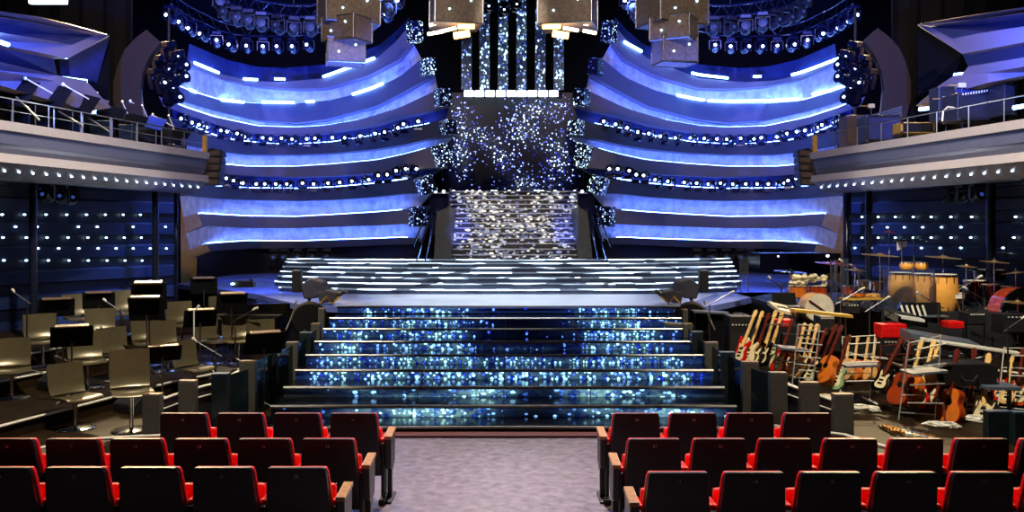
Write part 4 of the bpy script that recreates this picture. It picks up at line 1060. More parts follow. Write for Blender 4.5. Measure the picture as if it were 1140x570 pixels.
GT = [
 ((820,405),(843,346),13.3,'bass','gred','maple','long-necked red bass at the stage end of the guitar rack, touching the grey panel',dict(name='bass_guitar')),
 ((829,407),(850,347),13.5,'bass','gwhite','maple','cream bass with pale maple neck, next after the red bass in the rack',dict(name='bass_guitar')),
 ((838,407),(857,349),13.6,'bass','gblack','rose','bass with reddish-brown neck in the middle of the five-bass rack',dict(name='bass_guitar')),
 ((846,408),(865,346),13.7,'bass','gblack','maple','black bass with pale neck, fourth in the five-bass rack',dict(name='bass_guitar')),
 ((853,410),(872,348),13.8,'bass','ggreen','maple','pale-bodied bass, last of the five-bass rack beside the red guitar',dict(name='bass_guitar')),
 ((864,414),(883,356),13.4,'solid','gred','rose','bright red electric guitar with dark red neck above the grey panel',dict()),
 ((876,416),(893,364),13.5,'solid','gblack','rose','black and white electric guitar next to the bright red one',dict()),
 ((883,420),(897,360),13.2,'solid','gnat','maple','tan-bodied electric guitar in the white upright rack, stage end',dict()),
 ((889,422),(904,361),13.3,'solid','gwhite','maple','cream-bodied electric guitar in the middle of the white upright rack',dict()),
 ((896,421),(911,361),13.5,'solid','gnat','maple','tan electric guitar at the far end of the white upright rack',dict()),
 ((898,428),(921,366),13.0,'solid','gblack','rose','black electric guitar with pale edge, standing before the orange acoustic',dict(face='gwhite')),
 ((906,424),(932,362),13.2,'solid','gblack','rose','dark violet-black guitar with rosewood neck behind the orange acoustic',dict()),
 ((914,428),(940,364),12.9,'acoustic','gorange','rose','orange acoustic guitar at the front of the rack beside the pale green one',dict(face='gorange')),
 ((928,434),(946,374),12.8,'solid','ggreen','rose','pale green electric guitar leaning beside the orange acoustic',dict()),
 ((942,424),(948,374),13.6,'acoustic','gnat','maple','honey acoustic guitar with light headstock on the shelf rack',dict()),
 ((951,425),(957,375),13.7,'acoustic','gorange','maple','amber acoustic guitar in the middle of the shelf rack',dict(face='gorange')),
 ((962,425),(969,376),13.7,'acoustic','gnat','maple','natural acoustic guitar with pale head at the far side of the shelf rack',dict()),
 ((971,424),(977,376),13.9,'acoustic','gsun','maple','brown acoustic guitar next to the upright steel post of the shelf rack',dict()),
 ((976,436),(1006,376),12.9,'bass','gblack','rose','black bass with cream plate leaning between the shelf rack and the sunburst guitars',dict(name='bass_guitar',face='gwhite')),
 ((999,452),(1018,378),12.6,'acoustic','gsun','rose','red sunburst acoustic guitar, first in the steel tube rack',dict(face='gsun')),
 ((1010,454),(1029,380),12.7,'acoustic','gorange','maple','amber acoustic guitar, second in the steel tube rack',dict(face='gorange')),
 ((1021,455),(1041,380),12.8,'solid','gred','maple','cherry electric guitar, third in the steel tube rack',dict()),
 ((1032,456),(1045,382),13.0,'solid','gsun','maple','sunburst electric guitar, last in the steel tube rack',dict()),
 ((1056,474),(1069,390),12.2,'acoustic','gsun','rose','large orange sunburst acoustic guitar standing alone on the pit floor',dict(face='gorange')),
 ((1080,470),(1086,388),12.8,'solid','gblack','rose','black electric guitar half hidden behind the black keyboard case',dict()),
 ((1094,478),(1102,394),12.2,'solid','gwhite','maple','cream electric guitar in front of the black case, near the rear pit panels',dict()),
 ((1112,446),(1118,388),13.2,'bass','gred','rose','red-necked bass standing behind the small grey desk',dict(name='bass_guitar')),
 ((1120,450),(1128,397),12.9,'bass','gnat','maple','natural bass with white headstock behind the small grey desk',dict(name='bass_guitar')),
 ((1133,452),(1140,388),12.8,'solid','gsun','rose','sunburst guitar at the frame edge beyond the small grey desk',dict()),
]
for k, (b, h, Y, kind, m, nk, lab, kw) in enumerate(GT):
    gz(b, h, Y, kind, m, nk, lab, yaw=(-1.2 if kind == 'acoustic' else -1.05), **kw)
# racks
def rack(pxs, Y, lab, m='steel', shelf=None, rows=2):
    """pxs: four pixel corners: bottom a, bottom b, top b, top a"""
    (ax, ay), (bx, by), (cx, cy), (dx, dy) = pxs
    A = P(ax,ay,Y); B = P(bx,by,Y); C_ = P(cx,cy,Y+.1); D = P(dx,dy,Y+.1)
    t = thing('guitar_rack', A, lab, 'rack')
    for p, q in ((A,D),(B,C_)):
        MB().tube([p,q], .010, 6).build('upright', m, t)
        MB().tube([p+Vector((0,-.28,-.01)), p+Vector((0,.25,-.01))], .016, 6).build('foot', m, t)
    for k in range(rows+1):
        f = .12 + .86*k/rows; MB().tube([A.lerp(D,f), B.lerp(C_,f)], .008, 6).build('crossbar', m, t)
        g = f-.25/rows
        if k: MB().tube([A.lerp(D,g)+Vector((0,-.2,0)), B.lerp(C_,g)+Vector((0,-.2,0))], .010, 6).build('neck_rest', m, t)
    if shelf:
        f = shelf; p = A.lerp(D,f); q = B.lerp(C_,f)
        MB().box((p+q)/2+Vector((0,-.05,0)), ((q-p).length*1.04,.4,.03), ry=-math.atan2((q-p).z,(q-p).x)).build('shelf','greyp',t)
    return t
rack([(822,412),(860,416),(873,350),(845,352)],13.9,'dark frame rack holding the five long-necked basses','black',rows=2)
rack([(860,428),(886,432),(900,362),(868,360)],13.2,'black rack with grey shelf around the bright red guitar','black',.62)
rack([(882,428),(904,430),(913,362),(889,360)],12.85,'white tube rack holding three upright pale guitars','nosing',rows=4)
rack([(935,445),(968,445),(974,372),(938,374)],13.2,'white shelf rack holding the honey-coloured acoustic guitars','edge',.55,rows=3)
rack([(972,450),(996,462),(1012,380),(982,384)],13.5,'steel rack post frame carrying the black bass','rose')
rack([(1000,470),(1040,474),(1048,372),(1012,380)],12.3,'steel tube rack holding the red and sunburst guitars','nosing',.62,rows=4)
rack([(1072,476),(1106,470),(1104,385),(1076,386)],13.3,'dark tube frame behind the black keyboard case','steel',rows=3)
rack([(1110,462),(1146,466),(1148,386),(1118,386)],12.7,'pale steel rack behind the small grey desk','edge',rows=3)
# keyboards
def keyboard(a, b, Y, depth, h, m, lab, keys=True, zlegs=None, tilt=.12):
    A = P(*a,Y); B = P(*b,Y); d = B-A; L = d.length; t = thing('keyboard', (A+B)/2, lab, 'keyboard')
    ang = -math.atan2(d.z,d.x)
    up = Vector((0,depth,depth*tilt)); dn = Vector((0,0,-h))
    MB().prism([A, A+up, A+up+dn, A+dn], d).build('case', m, t, bev=.008)
    if keys:
        e = d.normalized()*.05
        MB().prism([A+e+Vector((0,-.004,.004-0)), A+e+up*.45+Vector((0,0,.012)), A+e+up*.45, A+e+Vector((0,-.004,-h*.3))], d-e*2).build('keys','keys',t)
        mb = MB()
        n = 20
        for k in range(n):
            if k%7 in (2,6): continue
            c = A+e+(d-e*2)*((k+.5)/n)+up*.32+Vector((0,0,.018)); mb.box(c, (L/n*.5, depth*.25, .012), ry=ang)
        mb.build('black_keys','gblack',t)
        MB().prism([A+up*.6+Vector((0,0,.006)), A+up*.95+Vector((0,0,.02)), A+up*.95, A+up*.6], d*.9).build('control_panel','charcoal',t)
    if zlegs is not None:
        for s in (.15,.85):
            q = A+d*s; MB().tube([q+Vector((-.2,depth*.3,zlegs-q.z)), q+Vector((.2,depth*.5,-h))], .015, 6).build('stand_leg','steel',t)
            MB().tube([q+Vector((.2,depth*.3,zlegs-q.z)), q+Vector((-.2,depth*.5,-h))], .015, 6).build('stand_leg','steel',t)
keyboard((866,344),(888,349),14.6,.6,.06,'gwhite','cream keyboard near the stage end of the long shelf, above the guitars',True)
keyboard((1000,352),(1033,357),14.5,.55,.12,'gblack','dark keyboard with open lid below the tall congas',True)
keyboard((1014,371),(1092,384),13.4,.38,.17,'greyp','long slate-grey stage keyboard above the steel tube rack',False,.2)
keyboard((1030,378),(1140,394),13.2,.18,.035,'edge','thin white-edged keyboard shelf just under the slate-grey keyboard',False)
t = thing('keyboard_cover', P(1016,350,14.9), 'open ribbed black lid standing behind the dark keyboard under the congas', 'lid')
mb = MB(); mb.prism([P(996,352,15.1),P(1004,336,15.3),P(1030,338,15.3),P(1032,354,15.1)], (0,.05,0)); mb.build('panel','gblack',t)
for k in range(5): MB().tube([P(1003+k*6,340,15.05),P(1007+k*6,352,14.95)], .02, 6).build('fader_strip','edge',t)
# long shelf
def board(a, b, Y, d, th, m, nm, lab, cat, legs=None):
    A = P(*a,Y); B = P(*b,Y); t = thing(nm, (A+B)/2, lab, cat)
    MB().prism([A, A+Vector((0,d,0)), A+Vector((0,d,-th)), A+Vector((0,0,-th))], B-A).build('top', m, t, bev=.004)
    if legs is not None:
        for f in (.08,.92):
            q = A.lerp(B,f)+Vector((0,d/2,-th)); MB().tube([q, Vector((q.x,q.y,legs))], .018, 6).build('leg','steel',t)
            MB().tube([Vector((q.x,q.y-.22,legs+.01)), Vector((q.x,q.y+.22,legs+.01))], .018, 6).build('foot','steel',t)
board((884,344),(950,351),14.4,.25,.05,'tan','long_shelf','long tan shelf edge running above the white upright guitar rack','shelf',.2)
board((944,333),(984,332),15.8,.45,.03,'tan','small_table','small table with percussion bits between the clear screen and the congas','table',1.2)
board((1003,407),(1042,413),12.9,.45,.04,'charcoal','side_shelf','grey shelf plate crossing in front of the sunburst guitars','shelf',None)
board((1100,431),(1138,431),12.1,.45,.045,'greyp','music_desk','small grey-green desk top on the far side of the black keyboard case','desk',0)
board((740,360),(772,362),15.6,.35,.05,'post','prompter_shelf','dark shelf with pale edge just outside the stairs, guitar side','shelf',0)
board((772,346),(812,348),16.6,.3,.04,'greyp','equipment_table','narrow equipment table below the covered camera, guitar side','table',0)
t = thing('keyboard_case', P(1075,420,12.3), 'black soft-edged keyboard case lying above the large sunburst acoustic', 'case')
MB().prism([P(1043,411,12.3),P(1055,405,12.3),P(1105,405,12.3),P(1112,411,12.3),P(1110,430,12.3),P(1046,430,12.3)], (0,.45,0)).build('shell','black',t,bev=.02)
MB().tube([P(1070,418,12.28),P(1074,424,12.24),P(1084,424,12.24),P(1088,418,12.28)], .012, 6).build('handle','charcoal',t)
for px in (1052,1104): MB().tube([P(px,430,12.45), Vector((P(px,430,12.45).x,12.45,0))], .018, 6).build('stand_leg','charcoal',t)
# amps
def amp(px0,py0,px1,py1,Y,d,m,lab,grille='charcoal',knobs=True):
    A = P(px0,py0,Y); B = P(px1,py1,Y); c = Vector(((A.x+B.x)/2,Y+d/2,(A.z+B.z)/2)); w = B.x-A.x; h = A.z-B.z
    t = thing('amplifier', (c.x,c.y,B.z), lab, 'amplifier')
    MB().box(c,(w,d,h)).build('cabinet', m, t, bev=.015)
    MB().box(c+Vector((0,-d/2-.004,-h*.08)),(w*.88,.02,h*.62)).build('grille', grille, t)
    if knobs:
        for k in range(6): MB().box(c+Vector((w*(-.36+.14*k),-d/2-.012,h*.36)),(.022,.02,.022)).build('knob','edge',t)
    MB().tube([c+Vector((-.1,0,h/2)), c+Vector((-.08,0,h/2+.035)), c+Vector((.08,0,h/2+.035)), c+Vector((.1,0,h/2))], .01, 6).build('handle','black',t)
amp(981,361,1010,377,13.9,.3,'ampred','bright red amplifier on top of the black one, beside the slate-grey keyboard','ampred',False)
amp(982,378,1009,397,13.9,.32,'black','black amplifier with a row of pale knobs, directly under the bright red one')
amp(1056,358,1074,366,14.5,.3,'ampred','small red case behind the slate-grey keyboard','ampred',False)
amp(866,356,884,364,14.2,.3,'ampred','small red box on the rack shelf behind the bright red guitar','ampred',False)
amp(812,352,838,420,15.2,.4,'black','tall black cabinet behind the five-bass rack')
amp(912,352,930,368,14.9,.3,'black','black rack unit under the long tan shelf')
amp(1118,350,1150,372,14.8,.4,'black','black amplifier low in front of the big drum at the frame edge')
# pedalboard
t = thing('pedalboard', P(1018,480,11.4), 'flat pedalboard crowded with small pale effect boxes on the pit floor behind the red seats', 'pedalboard')
A = P(990,484,11.5); B = P(1050,497,11.1)
MB().prism([A+Vector((0,-.15,0)),A+Vector((0,.35,.03)),B+Vector((0,.35,.03)),B+Vector((0,-.15,0))], (0,0,.03)).build('board','black',t)
for k in range(14):
    q = A.lerp(B, (k//2+.5)/7)+Vector((0,(.0 if k%2 else .2),.06)); e = MB().box(q,(.075,.13,.05),rz=.1*rnd.uniform(-1,1)).build('effect_pedal', rnd.choice(['edge','gwhite','greyp','gold']), t, bev=.006)
    MB().tube([q+Vector((0,0,.02)),q+Vector((0,0,.045))], .014, 8).build('switch','chrome',e)
# ---- congas and drums ----
def drum(px, ytop, ybot, Y, w, m, lab, kind='conga', nm='conga', cat='conga drum', z0=1.2):
    a = P(px,ytop,Y); b = P(px,ybot,Y); h = a.z-b.z; r = w/2*Y/F
    t = thing(nm, (a.x,Y,b.z), lab, cat)
    prof = [(r*.62,0),(r*.80,h*.12),(r*.97,h*.38),(r*1.0,h*.58),(r*.93,h*.82),(r*.84,h*.97),(r*.84,h*.97)] if kind == 'conga' else [(r*.9,0),(r,h*.04),(r,h*.96),(r*.96,h*.98)]
    MB().lathe(prof+[(0,h*.97)], (a.x,Y,b.z), 24).build('shell', m, t, smooth=True)
    MB().lathe([(0,h*.98),(r*.84 if kind=='conga' else r*.97,h*.985),(r*.84 if kind=='conga' else r*.97,h),(0,h*1.01)], (a.x,Y,b.z), 24).build('drum_skin','skin',t,smooth=True)
    rr = r*(.88 if kind=='conga' else 1.03)
    MB().lathe([(rr*.99,h*.93),(rr*1.03,h*.93),(rr*1.03,h*.99),(rr*.99,h*.99)], (a.x,Y,b.z), 24).build('hoop','chrome',t,smooth=True)
    for k in range(6):
        an = math.pi*(1.05+.18*k); c = Vector((a.x+rr*1.06*math.cos(an), Y+rr*1.06*math.sin(an), b.z))
        MB().tube([c+Vector((0,0,h*.95)), c+Vector((0,0,h*.76))], .009 if kind=='conga' else .006, 6).build('lug','chrome',t)
    return t
def drumstand(px, ybot, Y, z0, lab, nm='drum_stand'):
    b = P(px,ybot,Y); t = thing(nm,(b.x,Y,z0),lab,'stand')
    MB().tube([b,(b.x,Y,z0+.25)], .02, 6).build('post','chrome',t)
    for k in range(3):
        an=R(20+120*k); MB().tube([(b.x,Y,z0+.28),(b.x+.28*math.cos(an),Y+.28*math.sin(an),z0+.01)], .014, 6).build('leg','chrome',t)
drum(1003,303,338,16.4,28,'conga','tall honey-wood conga nearest the stage, under the pair of bongos')
drum(1027,304,343,16.6,24,'conga','middle honey-wood conga, partly behind its neighbour')
drum(1051,305,348,16.2,31,'conga','widest honey-wood conga, at the drum-kit end of the three')
for px, yb, Y, l in ((1003,338,16.4,'the conga nearest the stage'),(1027,343,16.6,'the middle conga'),(1051,348,16.2,'the widest conga')):
    drumstand(px, yb, Y, 1.2 if Y > 15.8 else .6, 'chrome stand carrying '+l)
drum(1009,292,301,17.0,15,'conga','small bongo above the conga nearest the stage','conga','bongo','bongo drum')
drum(1026,292,301,17.0,15,'conga','small bongo above the middle conga','conga','bongo','bongo drum')
drumstand(1017,299,17.05,1.2,'thin chrome stand holding the two bongos')
def cymbal(px, py, Y, w, lab, z0=1.2, tilt=.06, m='cymbal', leg=True):
    c = P(px,py,Y); r = w/2*Y/F; t = thing('cymbal', c, lab, 'cymbal')
    mm = Matrix.Rotation(tilt,4,'Y') @ Matrix.Rotation(tilt*.8,4,'X')
    MB().lathe([(0,.03),(r*.15,.025),(r*.2,.008),(r,-.012),(r,-.016),(r*.2,.003),(0,.02)], c, 28, mm).build('dish', m, t, smooth=True)
    MB().tube([c+Vector((0,0,.03)),c+Vector((0,0,.07))], .01, 6).build('wing_nut','chrome',t)
    s = thing('cymbal_stand', (c.x,Y,z0), 'chrome stand of the '+lab.replace('bronze ','').replace('in front of','before').replace('the frame edge','frame edge'), 'stand')
    MB().tube([c-Vector((0,0,.005)), (c.x,Y,z0+.3)], .011, 6).build('pole','chrome',s)
    for k in range(3):
        an=R(90+120*k); MB().tube([(c.x,Y,z0+.35),(c.x+.3*math.cos(an),Y+.3*math.sin(an),z0+.01)], .010, 6).build('leg','chrome',s)
cymbal(980,283.5,16.8,40,'wide bronze cymbal on the stage side of the congas')
cymbal(990,258,17.6,14,'small high cymbal rising above the wide bronze one',m='rose')
cymbal(1050,286,16.6,38,'bright bronze cymbal directly above the widest conga')
cymbal(1018,267,17.2,34,'thin dark cymbal above the two bongos',m='gblack')
cymbal(1107,291,16.3,30,'bronze cymbal above the black drum kit')
cymbal(1131,303,16.4,30,'tilted bronze cymbal over the brown bass drum',tilt=-.1)
cymbal(1133,336,15.2,34,'low bronze cymbal at the frame edge in front of the brown bass drum',z0=.4)
cymbal(880,302,18.6,36,'dark tilted cymbal over the two gold-topped drums',m='gblack')
cymbal(930,293,18.9,44,'dark broad cymbal behind the clear screen',m='gsun')
cymbal(1085,300,17.4,30,'dark cymbal over the back of the black drum kit',m='gblack')
# small clear cylinders / chimes on stand
t = thing('wind_chimes', P(1004,272,17.4), 'cluster of short pale chime tubes hanging between the high cymbals', 'chimes')
MB().box(P(1004,268,17.4),(.34,.04,.03)).build('bar','black',t)
for k in range(9): MB().tube([P(999+k*1.3,268.5,17.4),P(999+k*1.3,279-k*.6,17.4)], .007, 5).build('tube','edge',t)
MB().tube([P(1004,269,17.4),P(1004,320,17.4)], .012, 6).build('pole','steel',t)
# drum kit
drum(888,318,331,17.2,20,'gorange','orange shallow drum nearest the stage, topped with pale shakers','tom','tom_drum','drum')
drum(910,318,331,17.2,20,'gsun','reddish shallow drum beside the orange one, topped with pale shakers','tom','tom_drum','drum')
for px, l in ((888,'orange'),(910,'reddish')):
    mb = MB()
    for k in range(16):
        c = P(px+rnd.uniform(-9,9), 312+rnd.uniform(-6,5), 17.2+rnd.uniform(-.15,.15)); mb.lathe([(0,-.05),(.045,-.03),(.06,0),(.04,.035),(0,.05)], c, 8)
    tag(mb.build('shaker_bundle','gwhite',smooth=True), 'bundle of pale round shakers heaped on the %s shallow drum' % l, 'shakers', kind='stuff')
    drumstand(px,331,17.2,1.2,'thin chrome stand under the %s shallow drum' % l)
t = thing('bass_drum', P(906,341,16.6), 'round honey-wood drum lying on its side below the two shaker-topped drums', 'drum')
m = Matrix.Rotation(R(90),4,'X') @ Matrix.Rotation(R(0),4,'Y'); c = P(908,342,16.4)
MB().lathe([(0,-.2),(.27,-.2),(.28,.2),(0,.2)], c, 24, m).build('shell','gnat',t,smooth=True)
MB().lathe([(0,0),(.265,0),(.265,.01),(0,.01)], c+Vector((0,-.21,0)), 24, m).build('drum_skin','skin',t)
MB().tube([c+Vector((-.2,-.24,.15)),c+Vector((.22,-.24,-.15))], .014, 6).build('strap','rose',t)
kit = [(1086,312,336,17.0,26,'gblack','black rack tom at the centre of the dark drum kit'),(1068,318,340,17.3,20,'gblack','small black tom behind the widest conga'),(1104,316,342,16.8,26,'gblack','black floor tom under the bronze cymbal'),(1100,300,312,17.5,34,'gblack','wide shallow black drum at the top of the dark kit')]
for px,y0,y1,Y,w,m,lab in kit:
    drum(px,y0,y1,Y,w,m,lab,'tom','tom_drum','drum'); drumstand(px,y1,Y,1.2,'chrome stand beneath the '+lab)
t = thing('bass_drum', P(1135,350,15.9), 'large brown bass drum lying on its side at the frame edge', 'drum')
c = P(1135,348,15.9)
MB().lathe([(0,-.25),(.46,-.25),(.47,.25),(0,.25)], c, 32, m_ := Matrix.Rotation(R(90),4,'X')).build('shell','gsun',t,smooth=True)
MB().lathe([(0,0),(.44,0),(.44,.01),(0,.01)], c+Vector((0,-.26,0)), 32, m_).build('drum_head','gorange',t)
MB().lathe([(.44,-.03),(.49,-.03),(.49,.03),(.44,.03)], c+Vector((0,-.25,0)), 32, m_).build('hoop','gblack',t,smooth=True)
def tomx(px, y0, y1, Y, w, m, lab, nm='tom_drum', z0=1.2):
    drum(px,y0,y1,Y,w,m,lab,'tom',nm,'drum'); drumstand(px,y1,Y,z0,'chrome stand beneath the '+lab)
tomx(962,312,322,17.6,16,'chrome','shiny metal timbale nearer the stage behind the small table','timbale')
tomx(975,313,323,17.4,16,'chrome','shiny metal timbale next to the congas','timbale')
tomx(1064,326,332,16.1,18,'skin','pale snare drum tucked between the widest conga and the black kit','snare_drum')
tomx(1118,318,332,16.7,20,'gblack','black tom between floor tom and brown bass drum')
tomx(945,318,328,17.8,14,'gsun','small brown hand drum behind the clear screen','hand_drum')
cymbal(1076,296,16.4,22,'small hi-hat cymbal at the conga end of the black kit')
cymbal(1120,281,17.6,24,'high bronze cymbal near the tall curved microphone stand')
cymbal(952,300,17.4,22,'small bronze cymbal above the metal timbales')
for px,py,Y,lab in ((955,331,15.9,'orange-brown tambourine lying on the small percussion table'),(972,331,15.9,'pale tambourine at the conga end of the small percussion table')):
    t = thing('tambourine', P(px,py,Y), lab, 'tambourine'); c = P(px,py-1,Y+.2)
    MB().lathe([(.10,0),(.13,0),(.13,.05),(.10,.05),(.10,0)], c, 20).build('frame', 'gorange' if px < 960 else 'gnat', t)
    for k in range(6): MB().lathe([(0,0),(.025,0),(.025,.012),(0,.012)], c+Vector((.125*math.cos(k),.125*math.sin(k),.02)), 8).build('jingle','chrome',t)
def laptop(px,py,Y,w,lab):
    c = P(px,py,Y); t = thing('laptop', c, lab, 'laptop')
    MB().box(c,(w,.26,.02)).build('base','greyp',t,bev=.004); MB().box(c+Vector((0,.17,.11)),(w,.015,.23),rx=R(-15)).build('display_cover','jet',t,bev=.004)
laptop(876,341,15.2,.42,'open grey laptop at the stage end of the long tan shelf')
laptop(1040,352,15.0,.40,'dark laptop standing between the congas and the slate-grey keyboard')
amp(1040,352,1052,360,15.1,.3,'black','small black box beneath the dark laptop')
amp(936,338,958,350,15.0,.3,'jet','black effects rack behind the long tan shelf')
amp(1078,348,1098,362,15.0,.35,'black','black amplifier behind the far end of the slate-grey keyboard')
# clear screens
def plexi(x0, x1, y0, y1, Y, lab):
    A = P(x0,y0,Y); B = P(x1,y1,Y); t = thing('clear_screen', ((A.x+B.x)/2,Y,B.z), lab, 'screen panel')
    MB().box(((A.x+B.x)/2,Y,(A.z+B.z)/2),(B.x-A.x,.012,A.z-B.z)).build('pane','plexi',t)
    for x in (A.x,B.x): MB().tube([(x,Y,B.z),(x,Y,A.z)], .011, 6).build('edge_trim','steel',t)
plexi(824,833,286,326,17.5,'narrow clear acrylic screen at the guitar-side end of the LED stage steps')
plexi(925,932,290,352,16.2,'narrow clear acrylic screen nearest the gold-topped drums')
plexi(936,944,288,352,16.2,'clear acrylic screen panel between drums and small table')
plexi(984,1040,300,345,15.9,'broad clear acrylic screen in front of the congas')
# starry dark step block on the guitar side wing
M['starblk'] = led('starry_black', scale=(4.5,4.5,6), dens=.5, bias=.12, strength=8, dot=.22, c0=(.6,.75,1), c1=(1,1,1), base=(.01,.01,.02))
tag(MB().prism([P(846,304,24),P(936,304,24),P(936,282,24),P(846,282,24)], (0,1.2,0)).build('starry_block','starblk'), 'black block dotted with star lamps on the stage wing behind the cymbals', 'set piece')
# mic stands among instruments
for i,(px,py,Y,zf,h,dx,lab,m) in enumerate([(1120,252,17.5,1.2,1.45,.3,'tall curved microphone stand in front of the guitar-side lamp wall','black'),
  (790,345,16.6,0,1.3,.35,'microphone stand just outside the stage corner, guitar side','steel'),
  (956,300,16.2,1.2,.75,-.3,'steel microphone stand beside the small percussion table','steel'),
  (1072,330,15.6,.4,1.3,.25,'steel microphone stand in front of the widest conga','steel'),
  (1096,345,15.2,.4,1.1,-.3,'boom microphone stand in front of the black drum kit','steel'),
  (968,345,14.6,.2,1.2,.25,'microphone stand rising behind the honey acoustic guitars','steel'),
  (870,335,15.8,.2,1.5,-.2,'boom stand between the cream keyboard and the black cabinet','black'),
  (936,345,14.9,.2,1.3,.3,'boom stand behind the dark guitars under the long shelf','steel'),
  (1045,362,14.6,.2,1.25,-.3,'boom stand poking above the slate-grey keyboard','steel'),
  (1122,400,12.6,0,1.3,.2,'microphone stand behind the small grey desk','black')]):
    mic(px,py,Y,zf,h,dx,lab,m)
for k,(px,py,Y,zf) in enumerate([(905,440,12.4,.0),(960,452,12.9,0),(1050,480,11.8,0),(1080,482,12.2,0),(1020,350,15.2,.4),(950,338,16.2,1.2)]):
    heap(px,py,Y,zf,'%s tangle of pale cables counted from the stage among the guitars' % ORD[k],6,.25)
tag(MB().tube([P(1046,430,12.5),P(1050,450,12.2),P(1052,470,12.0),P(1062,482,11.9),P(1070,484,11.8)], .015, 6).build('red_cable','rose',smooth=True),'dark red cable looping down to the floor beside the large sunburst acoustic','cable')
t = thing('flat_case', P(900,470,11.9), 'low dark box behind the pit wall under the green guitar','case')
MB().box(P(905,450,12.2),(.9,.3,.25)).build('body','black',t,bev=.02); MB().box(P(905,450,12.2)+Vector((0,-.16,.05)),(.1,.02,.03)).build('latch','chrome',t)

# ================= things on the balconies =================
def bstand(px, py, Y, rz, lab, m='jet', w=.62, h=.40):
    c = P(px,py,Y); t = thing('balcony_music_stand', (c.x,Y,4.16), lab, 'music stand', rz=0)
    MB().box(c,(w,.02,h),rx=R(-28),rz=rz,ry=R(14 if px<570 else -14)).build('desk',m,t,bev=.006)
    MB().tube([c+Vector((0,.03,-.05)),(c.x,Y+.03,4.2)], .014, 6).build('pole','steel',t)
    MB().tube([c+Vector((-.18,.02,.12)), c+Vector((-.26,-.05,.36))], .012, 6).build('lamp_arm','edge',t)
    MB().lathe([(0,-.02),(.03,0),(0,.02)], c+Vector((-.27,-.05,.38)), 8).build('lamp_head','edge',t,smooth=True)
    for k in range(3):
        an=R(30+120*k); MB().tube([(c.x,Y+.03,4.3),(c.x+.22*math.cos(an),Y+.03+.22*math.sin(an),4.17)], .011, 6).build('leg','steel',t)
bstand(12,100,15.4,-.2,'dark music stand behind the balcony rail at the frame edge',w=.9,h=.55)
bstand(59,106,16.2,-.2,'second dark music stand on the balcony, its lamp arm tipped white',w=.62,h=.45)
bstand(91,115,17.0,-.2,'third dark music stand on the balcony, with a blue-lit page edge',w=.62,h=.42)
bstand(124,124,18.0,-.1,'low folded music stand on the balcony before the curved fin',w=.6,h=.25)
bstand(151,133,18.8,-.1,'small dark music stand on the balcony next to the curved fin foot',w=.5,h=.25)
bstand(173,137,19.3,-.1,'music stand on the balcony holding a bright blue page','bluep',w=.42,h=.30)
bstand(202,148,19.6,-.1,'small dark music stand at the very end of the chair-side balcony',w=.4,h=.22)
def bchair(px, Y, lab):
    c = P(px,HY,Y); t = thing('balcony_chair', (c.x,Y,4.16), lab, 'chair')
    MB().box((c.x,Y,4.60),(.42,.40,.05)).build('seat','black',t,bev=.01)
    MB().box((c.x,Y+.2,4.86),(.42,.04,.34)).build('backrest','black',t,bev=.01)
    for sx in (-1,1):
        for sy in (-1,1): MB().tube([(c.x+sx*.18,Y+sy*.17,4.58),(c.x+sx*.2,Y+sy*.19,4.16)], .013, 6).build('leg','steel',t)
for k,(px,Y) in enumerate(((14,16.2),(44,16.9),(72,17.5),(106,18.3),(138,19.0),(160,19.4),(188,19.7))):
    bchair(px,Y,'black chair behind the balcony rail, %s from the frame edge, orchestra-chair side' % ORD[k])
def tallmic(px,py,Y,lab,dx=.3):
    c = P(px,py,Y); t = thing('balcony_microphone', (c.x,Y,4.16), lab, 'microphone stand')
    MB().tube([(c.x+dx*.6,Y,4.2),(c.x+dx*.6,Y,4.9)], .012, 6).build('pole','black',t)
    MB().tube([(c.x+dx*1.6,Y,c.z-abs(dx)*.9),c], .012, 6).build('boom','edge',t)
    MB().lathe([(0,-.04),(.028,-.02),(.03,.02),(0,.04)], c, 8).build('microphone','edge',t,smooth=True)
    for k in range(3):
        an=R(90+120*k); MB().tube([(c.x+dx*.6,Y,4.3),(c.x+dx*.6+.22*math.cos(an),Y+.22*math.sin(an),4.17)], .011, 6).build('leg','black',t)
tallmic(28,87,15.3,'white-tipped boom microphone above the second balcony music stand')
tallmic(70,94,16.2,'white-tipped boom microphone above the third balcony music stand')
tallmic(145,113,18.6,'white-tipped microphone in front of the curved fin on the balcony',.05)
tallmic(170,128,19.4,'slanting pale microphone boom beside the blue page',.3)
# stays of rail
for k,(x0,y0,x1,y1,Y) in enumerate(((18,108,44,134,14.9),(65,124,92,140,16.0),(98,131,122,147,17.0))):
    tag(MB().tube([P(x0,y0,Y),P(x1,y1,Y)], .018, 6).build('slanting_tube','steel'),'slanting pale steel tube behind the balcony rail, %s from the frame edge' % ORD[k],'pole')
# guitar-side balcony gear
def cab(x0,y0,x1,y1,Y,d,m,lab,g='charcoal'):
    A = P(x0,y0,Y); B = P(x1,y1,Y); c = Vector(((A.x+B.x)/2,Y+d/2,(A.z+B.z)/2)); w=B.x-A.x; h=A.z-B.z
    t = thing('equipment_case',(c.x,c.y,B.z),lab,'case')
    MB().box(c,(w,d,h)).build('cabinet',m,t,bev=.012)
    MB().box(c+Vector((0,-d/2-.003,0)),(w*.88,.015,h*.8)).build('front_panel',g,t)
    mb = MB()
    for sx in (-1,1):
        for sz in (-1,1): mb.box(c+Vector((sx*w*.47,-d/2-.005,sz*h*.46)),(.05,.03,.05))
    mb.build('corner_guards','steel',t)
cab(943,128,962,163,19.4,.5,'brown','tall brown cabinet at the screen end of the guitar-side balcony','brown')
cab(964,128,1004,158,18.6,.5,'black','black equipment case with open slatted lid on the guitar-side balcony','blueback')
